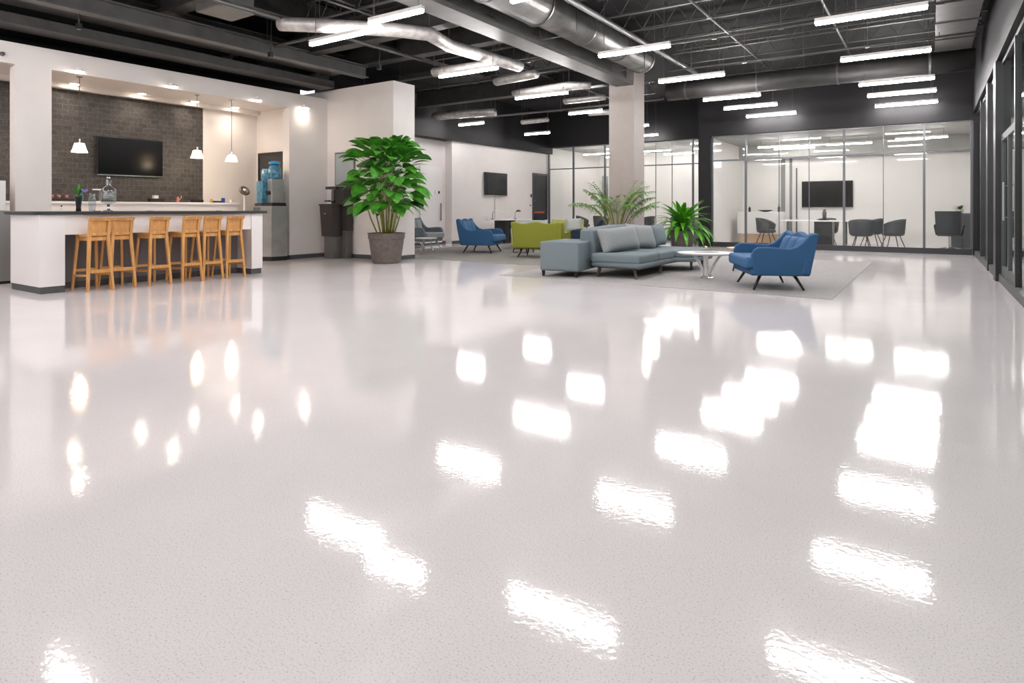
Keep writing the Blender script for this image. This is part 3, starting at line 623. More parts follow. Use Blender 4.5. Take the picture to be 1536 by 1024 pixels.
small('glass_dispenser', 'tall clear glass drink bottle on stand on bar top', 'glass bottle', (-10.35, 4.42, ZT), [('stand', 'chrome', MB().lathe([(0.07, 0), (0.07, 0.012), (0.02, 0.02), (0.02, 0.1), (0.06, 0.11)], 16)),
    ('vessel', 'bottleglass', MB().lathe([(0.05, 0.115), (0.1, 0.13), (0.105, 0.3), (0.09, 0.34), (0.035, 0.38), (0.035, 0.42), (0.045, 0.46), (0.02, 0.49)], 20)), ('stopper', 'chrome', MB().lathe([(0.02, 0.49), (0.028, 0.505), (0.012, 0.53)], 14))])
small('glass_carafe', 'short clear carafe standing left of the tall glass bottle', 'carafe', (-10.5, 4.26, ZT), [('vessel', 'bottleglass', MB().lathe([(0.04, 0), (0.05, 0.1), (0.05, 0.17), (0.035, 0.24), (0.04, 0.27)], 16))])
small('soap_pump', 'small white pump bottle near the left end of bar top', 'bottle', (-10.2, 3.75, ZT), [('bottle', 'white2', MB().lathe([(0.022, 0), (0.022, 0.05), (0.008, 0.06)], 12)), ('pump', 'black', MB().lathe([(0.008, 0.06), (0.008, 0.08), (0.014, 0.085)], 10))])
small('coaster', 'thin dark coaster on the bar top beside the vase', 'coaster', (-10.2, 4.2, ZT), [('disc', 'black', MB().lathe([(0.05, 0), (0.05, 0.006)], 20))], 'coasters on the bar top')
small('coaster', 'thin dark coaster on the bar top below the television', 'coaster', (-10.2, 4.95, ZT), [('disc', 'black', MB().lathe([(0.05, 0), (0.05, 0.006)], 20))], 'coasters on the bar top')
small('coaster', 'thin dark coaster at the right part of bar top', 'coaster', (-10.2, 6.1, ZT), [('disc', 'black', MB().lathe([(0.05, 0), (0.05, 0.006)], 20))], 'coasters on the bar top')
small('serving_tray', 'long black serving tray on the back counter by the column', 'tray', (-13.25, 4.85, ZB), [('tray', 'black', MB().box(-0.12, 0.12, -0.2, 0.2, 0, 0.05))])
for k, dy in enumerate((-0.13, -0.02, 0.1)):
    small('ceramic_cup', ['pinkish cup at the left of the black serving tray', 'pinkish cup in the middle of black serving tray', 'pinkish cup at the right of the black serving tray'][k], 'cup', (-13.25, 4.85 + dy, ZB + 0.05), [('cup', 'pink', MB().lathe([(0.022, 0), (0.03, 0.04), (0.028, 0.07)], 14))], 'cups on the serving tray')
small('teal_jar', 'teal glass jar behind the flower vase on back counter', 'jar', (-13.25, 5.17, ZB), [('jar', 'teal', MB().lathe([(0.04, 0), (0.06, 0.06), (0.05, 0.13), (0.03, 0.16)], 16))])
small('table_lamp', 'little white lamp on thin stem behind the flower vase', 'lamp', (-13.2, 5.42, ZB), [('stem', 'chrome', MB().tube([(0, 0.06, 0), (0, 0.06, 0.22)], 0.008, 8)), ('base', 'white2', MB().lathe([(0.05, 0), (0.05, 0.012)], 16, (0, 0.04))), ('lamp_head', 'white2', MB().box(-0.03, 0.03, -0.05, 0.08, 0.22, 0.245))])
small('napkin_box', 'black box with white napkins on the back counter under television', 'box', (-13.25, 6.55, ZB), [('box', 'black', MB().box(-0.08, 0.08, -0.13, 0.13, 0, 0.075)), ('napkins', 'white2', MB().box(-0.03, 0.05, -0.06, 0.03, 0.075, 0.14))])
small('figurine', 'small pink red figurine on the back counter', 'figurine', (-13.25, 7.0, ZB), [('body', 'pink', MB().lathe([(0.03, 0), (0.035, 0.03), (0.02, 0.07), (0.025, 0.1), (0.006, 0.12)], 12)), ('arm', 'amber', MB().tube([(0, 0.02, 0.05), (0, 0.07, 0.09), (0, 0.08, 0.14)], 0.01, 8))])
small('black_box', 'plain low black box near right part of back counter', 'box', (-13.25, 7.42, ZB), [('box', 'black', MB().box(-0.06, 0.06, -0.11, 0.11, 0, 0.05)), ('lid', 'black', MB().box(-0.065, 0.065, -0.115, 0.115, 0.05, 0.062))])
small('amber_bottle', 'small amber bottle between black boxes on back counter', 'bottle', (-13.2, 7.72, ZB), [('bottle', 'amber', MB().lathe([(0.028, 0), (0.032, 0.06), (0.014, 0.09)], 14)), ('cap', 'white2', MB().lathe([(0.016, 0.09), (0.016, 0.105)], 12))])
small('book', 'flat dark book lying under others at right of back counter', 'book', (-13.3, 7.88, ZB), [('pages', 'black', MB().box(-0.1, 0.1, -0.08, 0.08, 0, 0.04))])
small('coffee_can', 'blue can at the right end of the back counter', 'can', (-13.3, 8.05, ZB), [('can', 'bluebox', MB().lathe([(0.04, 0), (0.04, 0.11)], 16)), ('lid', 'white2', MB().lathe([(0.041, 0.11), (0.041, 0.12)], 16))])
small('paper_cup', 'white paper cup at the front right end of back counter', 'cup', (-13.08, 8.1, ZB), [('cup', 'white2', MB().lathe([(0.025, 0), (0.035, 0.07)], 14))])

# ---------------------------------------------------------------- water cooler and kiosk
t = thing('water_cooler', 'tall silver water cooler with blue bottles under a dark door', 'water cooler', (-11.93, 8.32, 0), -8)
pl = [(0.27, -0.12), (0.27, 0.25), (-0.27, 0.25), (-0.27, -0.25), (0.05, -0.25)]
MB().slab(pl, 0.09, 1.18).build('cabinet', 'silver', t, bevel=0.008)
MB().slab([(x * 0.96, y * 0.96) for x, y in pl], 0.0, 0.09).build('base', 'black', t)
MB().box(-0.262, 0.03, -0.262, -0.25, 0.12, 1.15).build('front_door', 'fridgedark', t, bevel=0.003)
MB().tube([(0.0, -0.275, 0.72), (0.0, -0.275, 0.95)], 0.009, 8).build('door_handle', 'chrome', t)
MB().slab([(0.26, -0.1), (0.26, 0.22), (-0.26, 0.22), (-0.26, -0.23), (0.04, -0.23)], 1.18, 1.24).build('drip_tray', 'black', t)
MB().box(-0.25, 0.02, -0.2, 0.2, 1.24, 1.72).build('display_box', 'blueprint', t, bevel=0.01)
MB().box(0.03, 0.24, -0.1, 0.2, 1.24, 1.76).build('dispenser_column', 'silver', t, bevel=0.02)
MB().lathe([(0.12, 1.72), (0.15, 1.76), (0.15, 1.95), (0.12, 1.99)], 20, (-0.1, 0)).build('water_bottle', 'blueprint', t, smooth=True)
MB().lathe([(0.11, 1.76), (0.135, 1.8), (0.135, 1.98), (0.09, 2.06), (0.05, 2.08)], 20, (0.1, 0.04)).build('water_bottle', 'blueprint', t, smooth=True)
MB().lathe([(0.05, 2.08), (0.12, 2.09), (0.12, 2.13), (0.06, 2.15)], 20, (0.1, 0.04)).build('bottle_cap', 'bluecap', t, smooth=True)
MB().box(0.06, 0.2, -0.13, -0.1, 1.42, 1.5).build('tap', 'black', t)
t = thing('desk_fan', 'small round dark fan on white stand left of the water cooler', 'fan', (-12.55, 8.1, 0))
MB().lathe([(0.11, 0), (0.11, 0.03), (0.025, 0.05), (0.025, 1.42)], 14).build('stand', 'white2', t)
b = MB(); b.T = Matrix.Translation((0.04, -0.03, 1.52)) @ Matrix.Rotation(R(55), 4, 'Y')
b.lathe([(0.02, -0.05), (0.1, -0.04), (0.125, 0), (0.11, 0.02), (0.07, 0.02), (0.06, 0.0), (0.01, 0.0)], 20).build('fan_head', 'bronze', t, smooth=True)
b = MB(); b.T = Matrix.Translation((0.04, -0.03, 1.52)) @ Matrix.Rotation(R(55), 4, 'Y')
b.lathe([(0.02, 0.0), (0.045, 0.02), (0.03, 0.03)], 14).build('hub', 'pale', t, smooth=True)

t = thing('dispenser_kiosk', 'dark taupe dispenser kiosk against the white block wall', 'kiosk', (-11.17, 9.42, 0))
MB().prism([(-0.22, 0.62), (0.30, 0.62), (0.30, 1.62), (-0.22, 1.62)], 0.10, 0.28).build('rear_housing', 'kiosk', t, bevel=0.006)
MB().prism([(-0.2, 0.0), (0.28, 0.0), (0.28, 0.62), (-0.2, 0.62)], 0.10, 0.27).build('rear_base', 'kiosk2', t, bevel=0.006)
b = MB().solid(lambda u, v: (Vector((-0.26 + 0.42 * u + 0.04 * (1 - v) * (1 - u), -0.20 + 0.03 * (1 - v), 0.50 + 0.70 * v)), Vector((-0.26 + 0.42 * u + 0.04 * (1 - v) * (1 - u), 0.10, 0.50 + 0.70 * v))), 1, 1)
b.build('bin_housing', 'kiosk', t, bevel=0.006)
MB().box(-0.17, 0.14, -0.14, 0.1, 0.0, 0.50).build('lower_box', 'kiosk2', t, bevel=0.006)
MB().box(-0.27, 0.17, -0.215, 0.1, 1.2, 1.225).build('bin_lid', 'kiosk', t)
MB().prism([(-0.2, 1.56), (0.16, 1.56), (0.16, 1.62), (-0.2, 1.62)], -0.08, 0.1).build('canopy', 'kiosk', t)
MB().prism([(0.10, 1.22), (0.30, 1.22), (0.30, 1.60), (0.06, 1.60)], -0.02, 0.1).build('side_shield', 'kiosk', t)
b = MB()
for k in range(5): b.tube([(-0.18 + k * 0.05, -0.05, 1.3), (-0.18 + k * 0.05, -0.05, 1.56)], 0.006, 6)
b.tube([(-0.18, -0.05, 1.3), (0.02, -0.05, 1.3)], 0.006, 6).build('bottle_rack', 'chrome', t)
MB().box(-0.21, -0.08, -0.1, 0.1, 1.28, 1.31).build('shelf', 'black', t)
MB().lathe([(0.018, 1.0), (0.018, 1.02)], 12, (-0.05, -0.205)).build('lock', 'chrome', t)
MB().box(-0.2, 0.05, -0.18, -0.02, 1.225, 1.232).build('green_strip', 'lime', t)
t = thing('wall_panel', 'grey frosted glass panel on the block wall above the kiosk', 'panel', (-11.17, 9.75, 2.0))
MB().box(-0.33, 0.33, -0.03, 0, -0.35, 0.42).build('panel_frame', 'kiosk2', t)
MB().box(-0.30, 0.30, -0.035, -0.03, -0.32, 0.39).build('panel_face', 'frost', t)

# ---------------------------------------------------------------- soft seating
def loveseat(label, fab, fab2, loc, rz, wd=1.2, dp=0.74, legm='legs', top=0.80, plain=False, cushion=None, z_seat=0.40, cat='loveseat', name='loveseat', group=None):
    """faces local +x; width along y"""
    t = thing(name, label, cat, loc, rz, group)
    hw = wd / 2; x0 = -dp / 2; x1 = dp / 2
    def side(s):
        # side panel profile: low arm in front, rising to the wing at the back
        pr = [(x1 - 0.05, 0.20), (x1 + 0.0, 0.34), (x1 + 0.02, 0.48), (x1 - 0.01, 0.55), (x1 - 0.07, 0.59), (x1 - 0.18, 0.595), (x0 + 0.24, 0.57), (x0 + 0.15, 0.60), (x0 + 0.07, 0.67), (x0 + 0.0, 0.755), (x0 - 0.08, top + 0.01), (x0 - 0.13, top - 0.01), (x0 - 0.10, 0.6), (x0 - 0.03, 0.2)]
        pr = [(x, z * (0.8 + 0.2 * min(1, (z / 0.4))) if False else z) for x, z in pr]
        y0, y1 = (hw - 0.10, hw) if s > 0 else (-hw, -hw + 0.10)
        b = MB()
        n = len(pr); vs = []
        for yy in (y0, y1):
            for x, z in pr:
                k = 0.05 * (1 - (z - 0.2) / 0.6) if (yy == (y1 if s > 0 else y0)) else 0.0
                vs.append((x, yy - s * k, z))
        fs = [tuple(range(n)), tuple(range(n, 2 * n))[::-1]] + [(i, i + n, (i + 1) % n + n, (i + 1) % n) for i in range(n)]
        b.add(vs, fs).build('arm', fab, t, bevel=0.028, seg=3)
    side(1); side(-1)
    MB().box(x0, x1 + 0.02, -hw + 0.06, hw - 0.06, 0.20, z_seat - 0.10).build('base', fab, t, bevel=0.03, seg=3)
    def F(u, v):
        y = -hw + 0.03 + (wd - 0.06) * u
        hump = 0.02 * math.cos(4 * math.pi * u) if not plain else 0
        zt = top + hump - 0.01; z = 0.22 + (zt - 0.22) * v
        x = x0 + 0.10 - 0.13 * v
        th = 0.11 - 0.04 * v
        return Vector((x, y, z)), Vector((x - th - 0.02, y, z))
    MB().solid(F, 24, 8).build('backrest', fab, t, bevel=0.025, seg=3)
    MB().box(x0 + 0.08, x1 + 0.10, -hw + 0.08, hw - 0.08, z_seat - 0.11, z_seat + 0.05).build('seat_cushion', fab2, t, bevel=0.045, seg=4)
    n = 3
    for k in range(n):
        c = -hw + 0.12 + (wd - 0.24) * (k + 0.5) / n; w_ = (wd - 0.24) / n / 2
        def G(u, v, c=c, w_=w_):
            y = c + w_ * (2 * u - 1); e = (1 - (2 * u - 1) ** 4) * (1 - (2 * v - 1) ** 6)
            z = z_seat + 0.03 + (top - z_seat - 0.09) * v; x = x0 + 0.08 - 0.11 * v
            return Vector((x + 0.025 + 0.045 * e, y, z)), Vector((x, y, z))
        MB().solid(G, 8, 8).build('back_cushion', fab2, t, smooth=True)
    for sx in (-1, 1):
        for sy in (-1, 1):
            MB().tube([(sx * (dp / 2 - 0.14), sy * (hw - 0.2), 0.21), (sx * (dp / 2 - 0.03), sy * (hw - 0.12), 0.0)], 0.024, 10, 0.014).build('leg', legm, t, smooth=True)
    if cushion:
        b = MB(); b.T = Matrix.Translation((x0 + 0.2, hw * 0.35, z_seat + 0.25)) @ Matrix.Rotation(R(-18), 4, 'Y')
        pillow_shape(b, 0.16, 0.46, 0.40); o = b.build('throw_pillow', cushion, None, smooth=True)
        tag(o, 'pale square pillow resting in the lime loveseat', 'pillow'); o.matrix_world = Matrix.Translation(loc) @ Matrix.Rotation(R(rz), 4, 'Z')
    return t
def pillow_shape(b, th, wd, ht, n=10):
    def F(u, v):
        a, c = 2 * u - 1, 2 * v - 1
        e = (max(0, (1 - a ** 4) * (1 - c ** 4))) ** 0.55
        pin = 1 - 0.07 * (1 - a * a) * abs(c) - 0.0; pin2 = 1 - 0.07 * (1 - c * c) * abs(a)
        y = a * wd / 2 * pin2; z = c * ht / 2 * pin
        return Vector((th / 2 * e + 0.004, y, z)), Vector((-th / 2 * e - 0.004, y, z))
    b.solid(F, n, n); return b
loveseat('deep blue loveseat on the right facing the white coffee table', 'blue', 'blue2', (-1.92, 9.48, 0.008), 207, 1.16, 0.72, top=0.775)
loveseat('blue loveseat beside the potted plant corner, turned to face right', 'blue', 'blue2', (-9.55, 12.85, 0.007), 20, 1.15, 0.8, top=0.85)
loveseat('olive green loveseat seen from behind beyond the sectional arm', 'green', 'green', (-7.45, 12.35, 0.007), 103, 1.22, 0.72, top=0.81)
loveseat('pale grey loveseat behind the olive loveseat', 'pale', 'pale', (-9.25, 14.6, 0.007), -70, 0.95, 0.6, plain=True)
loveseat('pale lime loveseat with a light pillow behind olive loveseat', 'lime', 'lime', (-8.7, 15.85, 0.007), -60, 0.95, 0.6, plain=True, cushion='pale')
loveseat('navy armchair just behind the back of the grey sectional', 'navy', 'navy', (-7.25, 14.15, 0.007), 200, 0.8, 0.7, top=0.84, plain=True, cat='armchair', name='armchair')
loveseat('dark navy armchair further back beside the palm', 'navy', 'navy', (-7.55, 16.0, 0.007), 215, 0.75, 0.65, top=0.84, plain=True, cat='armchair', name='armchair')
loveseat('grey upholstered lounge chair at the far left behind the block wall', 'grey', 'pillow', (-12.0, 13.3, 0.0), 5, 1.0, 0.75, 'chrome', top=0.86, plain=True, cat='armchair', name='armchair')

# sectional sofa
t = thing('sectional_sofa', 'blue grey sectional sofa with square arm block and loose cushions', 'sofa', (0, 0, 0.008))
MB().box(-0.34, 0.34, -0.54, 0.54, 0.10, 0.575).build('arm_block', 'grey', t, bevel=0.03, seg=3, loc=(-5.06, 9.33, 0), rz=7)
for x, y in ((-5.31, 8.84), (-4.74, 8.91), (-5.36, 9.75)):
    MB().bar((x, y, 0), (x, y, 0.11), 0.03, 0.045).build('leg', 'legs', t)
base = MB(); base.slab([(-4.62, 9.2), (-3.80, 9.14), (-3.74, 9.2), (-3.76, 10.7), (-3.42, 10.95), (-3.42, 11.9), (-3.5, 12.0), (-4.62, 12.0)], 0.17, 0.25)
base.build('base', 'grey', t, bevel=0.03, seg=3)
MB().box(-4.6, -3.82, 9.28, 11.9, 0.145, 0.175).build('frame_rail', 'bronze', t)
MB().box(-4.62, -3.76, 9.17, 10.02, 0.235, 0.385).build('seat_cushion', 'grey', t, bevel=0.045, seg=4)
MB().box(-4.62, -3.76, 10.03, 10.78, 0.235, 0.385).build('seat_cushion', 'grey', t, bevel=0.045, seg=4)
MB().slab([(-4.62, 10.79), (-3.62, 10.79), (-3.42, 11.0), (-3.42, 11.85), (-3.55, 12.0), (-4.62, 12.0)], 0.24, 0.37).build('chaise_cushion', 'grey', t, bevel=0.04, seg=4)
def FB(u, v):
    y = 9.38 + 2.6 * u; zt = 0.77 + 0.05 * math.sin(u * 3.0); z = 0.25 + (zt - 0.25) * v
    return Vector((-4.62 - 0.06 * v, y, z)), Vector((-4.95 + 0.02 * v, y, z))
MB().solid(FB, 14, 6).build('backrest', 'grey', t, bevel=0.05, seg=4)
for a, b_ in (((-3.9, 9.3, 0.16), (-3.84, 9.22, 0)), ((-4.5, 9.3, 0.16), (-4.52, 9.24, 0)), ((-3.85, 10.3, 0.16), (-3.85, 10.3, 0)), ((-3.6, 11.2, 0.17), (-3.6, 11.2, 0)), ((-3.6, 11.85, 0.17), (-3.6, 11.85, 0)), ((-4.5, 11.9, 0.16), (-4.5, 11.95, 0))):
    MB().bar(b_, a, 0.03, 0.045).build('leg', 'bronze', t)
def cush(label, x, y, z, wd, ht, th, rz, tilt, m, roll=0):
    b = MB(); pillow_shape(b, th, wd, ht, 14); o = b.build('sofa_pillow', m, smooth=True)
    o.rotation_euler = (R(roll), R(tilt), R(rz)); o.location = (x, y, z); tag(o, label, 'pillow', 'loose pillows on the grey sectional'); return o
cush('light grey wide pillow nearest the arm block of the sectional', -4.42, 9.86, 0.60, 1.02, 0.44, 0.26, -14, -18, 'pillow', 3)
cush('light grey pillow in the middle of the sectional back', -4.42, 10.83, 0.61, 0.92, 0.46, 0.22, -6, -18, 'pillow', -4)
cush('darker grey rounded pillow at the far end of the sectional', -4.45, 11.68, 0.60, 0.74, 0.44, 0.24, 0, -15, 'grey', 2)

# coffee table with flared stem
t = thing('coffee_table', 'white oval coffee table with slim flared legs before the sectional', 'coffee table', (-2.98, 10.05, 0.008), 20)
b = MB(); b.T = Matrix.Diagonal((1.0, 0.85, 1, 1)); b.lathe([(0.30, 0.375), (0.42, 0.385), (0.46, 0.40), (0.46, 0.41), (0.3, 0.415), (0.02, 0.415)], 40); b.build('table_top', 'marble', t, smooth=False)
b = MB(); b.T = Matrix.Diagonal((1.0, 0.85, 1, 1)); b.lathe([(0.2, 0.4151), (0.2, 0.418)], 32); b.build('top_inlay', 'silver', t)
for k in range(3):
    a = k * 2.094 + 0.4; c, s_ = math.cos(a), math.sin(a)
    MB().solid(lambda u, v, c=c, s_=s_: tuple(Vector((c * (0.25 - 0.19 * math.sin(v * 1.57)) - s_ * (0.04 - 0.02 * v) * (2 * u - 1), s_ * (0.25 - 0.19 * math.sin(v * 1.57)) + c * (0.05 - 0.02 * v) * (2 * u - 1), 0.38 - 0.36 * v)) + Vector((c, s_, 0)) * d for d in (0.007, -0.007)), 2, 12).build('leg', 'marble', t, smooth=True)
MB().lathe([(0.1, 0), (0.1, 0.012), (0.06, 0.025)], 24).build('foot', 'chrome', t)
t = thing('side_table', 'round light wood side table behind the deep blue loveseat', 'side table', (-2.82, 11.6, 0.008))
MB().lathe([(0.24, 0.38), (0.25, 0.39), (0.25, 0.41), (0.24, 0.415)], 28).build('table_top', 'tanwood', t)
for k in range(3):
    a = k * 2.094; MB().tube([(0.1 * math.cos(a), 0.1 * math.sin(a), 0.385), (0.2 * math.cos(a), 0.2 * math.sin(a), 0)], 0.014).build('leg', 'legs', t)
t = thing('side_table', 'low round table with chrome legs before the far grey lounge chair', 'side table', (-10.8, 12.1, 0.007))
MB().lathe([(0.27, 0.34), (0.28, 0.345), (0.28, 0.36), (0.27, 0.365)], 28).build('table_top', 'marble', t)
for k in range(3):
    a = k * 2.094 + 0.6; MB().tube([(0.12 * math.cos(a), 0.12 * math.sin(a), 0.345), (0.14 * math.cos(a), 0.14 * math.sin(a), 0.12), (0.22 * math.cos(a), 0.22 * math.sin(a), 0.01)], 0.012).build('leg', 'chrome', t)
t = thing('ottoman', 'small lime ottoman between blue and olive loveseats', 'ottoman', (-8.62, 13.35, 0.007))
MB().box(-0.25, 0.25, -0.22, 0.22, 0.14, 0.40).build('seat', 'lime', t, bevel=0.04, seg=3)
for sx in (-1, 1):
    for sy in (-1, 1): MB().tube([(sx * 0.2, sy * 0.17, 0), (sx * 0.18, sy * 0.15, 0.15)], 0.014).build('leg', 'legs', t)
for k in range(3):
    o = MB().box(-0.13, 0.13, -0.1, 0.1, 0.001, 0.033).build('magazine', ['pale', 'lime', 'white2'][k], loc=(-8.62, 13.35, 0.407 + 0.034 * k), rz=k * 12); tag(o, ['pale magazine at the bottom of the ottoman stack', 'lime magazine in the middle of the ottoman stack', 'white magazine on top of the ottoman stack'][k], 'magazine', 'magazines on the ottoman')

# far table
t = thing('dining_table', 'white topped table on black pedestals near the wall television', 'table', (-11.55, 17.0, 0))
MB().slab([(0.62 * math.cos(a) if True else 0, 0.95 * math.sin(a)) for a in [k * math.pi / 16 for k in range(32)]], 0.75, 0.78).build('table_top', 'marble', t)
for y in (-0.4, 0.4): MB().box(-0.2, 0.2, y - 0.14, y + 0.14, 0, 0.75).build('pedestal', 'black', t, bevel=0.01)
for k, (x, y) in enumerate(((-11.75, 16.35), (-11.5, 17.3))):
    tt = thing('desk_lamp', ['white desk lamp at the left end of far table', 'small dark desk lamp in the middle of far table'][k], 'lamp', (x, y, 0.78))
    MB().lathe([(0.06, 0), (0.06, 0.015)], 16).build('base', 'black', tt)
    MB().tube([(0, 0, 0.01), (0, 0.0, 0.2), (0.05, 0.05, 0.27)], 0.008).build('arm', 'steel2', tt)
    b = MB(); b.T = Matrix.Translation((0.08, 0.08, 0.27)); b.lathe([(0.09, -0.03), (0.07, 0.02), (0.02, 0.04)], 16).build('lamp_shade', ['white2', 'bronze'][k], tt, smooth=True)

# ---------------------------------------------------------------- meeting room seating
def shell_chair(label, loc, rz, grp='charcoal shell chairs in the meeting rooms', m='shell'):
    """faces local +x"""
    t = thing('shell_chair', label, 'chair', loc, rz, grp)
    def F(u, v):
        a = math.pi * (0.28 + 1.44 * u); wrap = abs(2 * u - 1)
        top = 0.84 - 0.20 * wrap ** 2.2; z = 0.43 + (top - 0.43) * v
        r = 0.27 + 0.035 * v
        p = Vector((r * math.cos(a) * 0.95, r * math.sin(a), z)); n_ = Vector((math.cos(a), math.sin(a), 0)) * 0.022
        return p - n_, p + n_
    MB().solid(F, 22, 6).build('backrest', m, t, smooth=True)
    b = MB(); b.T = Matrix.Diagonal((1.0, 1, 1, 1)); b.lathe([(0.2, 0.37), (0.27, 0.40), (0.275, 0.45), (0.25, 0.48), (0.05, 0.485)], 24); b.build('seat', m, t, smooth=True)
    for sx in (-1, 1):
        for sy in (-1, 1): MB().tube([(sx * 0.12, sy * 0.12, 0.39), (sx * 0.24, sy * 0.22, 0)], 0.012, 8).build('leg', 'legs', t)
    return t
c0 = shell_chair('grey shell chair at near right of the conference table, back to us', (-1.55, 19.4, 0), 100)
def cc(label, loc, rz): return dup(c0, loc, rz, label)
cc('grey shell chair behind the near one, right table end', (-1.42, 20.95, 0), 200)
cc('grey shell chair turned sideways right of the conference table', (-0.85, 20.1, 0), 160)
cc('grey shell chair at the left end of the conference table', (-4.2, 20.35, 0), -10)
cc('grey shell chair on far side of conference table', (-2.6, 21.1, 0), -90)
cc('grey shell chair behind leftmost glass bay of far room', (-11.9, 23.0, 0), 20)
cc('grey shell chair behind second glass bay of the far room', (-11.0, 22.8, 0), 80)
cc('grey shell chair behind third glass bay of far room', (-10.0, 23.1, 0), 100)
cc('grey shell chair behind the palm in the far room', (-9.1, 22.9, 0), 160)
t = thing('conference_table', 'white conference table with black pedestal cabinet in meeting room', 'table', (-2.75, 20.2, 0))
MB().slab([(-0.95, -0.4), (0.8, -0.4), (1.0, -0.2), (1.0, 0.2), (0.8, 0.4), (-0.95, 0.4)], 0.75, 0.785).build('table_top', 'marble', t, bevel=0.006)
MB().box(-0.05, 0.42, -0.28, 0.28, 0.03, 0.75).build('pedestal', 'black', t, bevel=0.01)
for x in (-0.8, 0.75): MB().tube([(x, 0, 0.0), (x, 0, 0.75)], 0.035).build('leg', 'chrome', t)
small('thermos', 'grey flask on black tray on the conference table', 'flask', (-2.55, 20.1, 0.785), [('body', 'fridgedark', MB().lathe([(0.055, 0.015), (0.055, 0.24), (0.035, 0.27), (0.035, 0.33)], 16)), ('tray', 'black', MB().box(-0.12, 0.12, -0.1, 0.1, 0, 0.015)), ('cap', 'white2', MB().lathe([(0.03, 0.33), (0.02, 0.36)], 12))])
for k, x in enumerate((-3.35, -3.1, -2.9, -2.2)):
    small('tea_cup', ['white cup at the left end of conference table', 'white cup second along conference table', 'white cup just left of the grey flask', 'white cup right of the grey flask'][k], 'cup', (x, 20.1, 0.785), [('cup', 'white2', MB().lathe([(0.03, 0), (0.045, 0.05)], 14))], 'cups on the conference table')
# white rounded cabinet
t = thing('reception_cabinet', 'rounded white cabinet behind the left meeting room mullion', 'cabinet', (-4.55, 21.6, 0))
MB().slab([(-0.75, -0.35), (0.35, -0.35), (0.55, -0.22), (0.62, 0.0), (0.62, 0.35), (-0.75, 0.35)], 0.3, 1.02).build('body', 'white2', t, bevel=0.03)
MB().box(-0.65, 0.5, -0.28, 0.3, 0.0, 0.3).build('base', 'tanwood', t)
small('black_bowl', 'wide shallow black bowl on the rounded white cabinet', 'bowl', (-4.45, 21.45, 1.02), [('bowl', 'black', MB().lathe([(0.08, 0), (0.22, 0.05), (0.23, 0.06), (0.05, 0.03)], 24))])
small('black_bottle', 'slim black bottle on the right end of rounded cabinet', 'bottle', (-4.05, 21.5, 1.02), [('bottle', 'black', MB().lathe([(0.04, 0), (0.04, 0.14), (0.018, 0.18), (0.018, 0.26)], 14))])
small('dark_figurine', 'dark small ornament at left end of the rounded cabinet', 'ornament', (-4.95, 21.45, 1.02), [('body', 'black', MB().lathe([(0.05, 0), (0.03, 0.05), (0.045, 0.1), (0.01, 0.18)], 12))])
# office chair
t = thing('office_chair', 'dark mesh office chair at the right end of the meeting room', 'office chair', (0.42, 19.5, 0), 82)
MB().solid(lambda u, v: (Vector((-0.26 - 0.07 * v - 0.05 * (1 - (2 * u - 1) ** 2), (-0.26 + 0.52 * u) * (1 + 0.06 * v), 0.50 + 0.56 * v)), Vector((-0.285 - 0.07 * v - 0.05 * (1 - (2 * u - 1) ** 2), (-0.26 + 0.52 * u) * (1 + 0.06 * v), 0.50 + 0.56 * v))), 10, 6).build('backrest', 'mesh', t, bevel=0.008)
MB().box(-0.24, 0.26, -0.25, 0.25, 0.42, 0.50).build('seat', 'shell', t, bevel=0.03, seg=3)
for s in (-1, 1): MB().tube([(-0.1, s * 0.27, 0.45), (-0.12, s * 0.31, 0.68), (-0.05, s * 0.31, 0.70), (0.2, s * 0.30, 0.69)], 0.02).build('armrest', 'black', t, smooth=True)
MB().tube([(0, 0, 0.1), (0, 0, 0.42)], 0.03).build('gas_lift', 'chrome', t)
for k in range(5):
    a = k * 1.2566 + 0.3; lg = MB().bar((0, 0, 0.12), (0.3 * math.cos(a), 0.3 * math.sin(a), 0.075), 0.045, 0.03).build('base_arm', 'chrome', t)
    MB().tube([(0.3 * math.cos(a) - 0.02 * math.sin(a), 0.3 * math.sin(a) + 0.02 * math.cos(a), 0.03), (0.3 * math.cos(a) + 0.02 * math.sin(a), 0.3 * math.sin(a) - 0.02 * math.cos(a), 0.03)], 0.03, 12).build('caster', 'black', lg)
t = thing('low_cabinet', 'dark low cabinet behind the mesh office chair', 'cabinet', (0.72, 20.9, 0))
MB().box(-0.3, 0.3, -0.3, 0.3, 0.04, 1.0).build('body', 'kiosk2', t, bevel=0.008); MB().box(-0.27, 0.27, -0.27, 0.27, 0, 0.04).build('plinth', 'black', t)
MB().box(-0.27, -0.01, -0.315, -0.3, 0.08, 0.96).build('door', 'shell', t); MB().box(0.01, 0.27, -0.315, -0.3, 0.08, 0.96).build('door', 'shell', t)
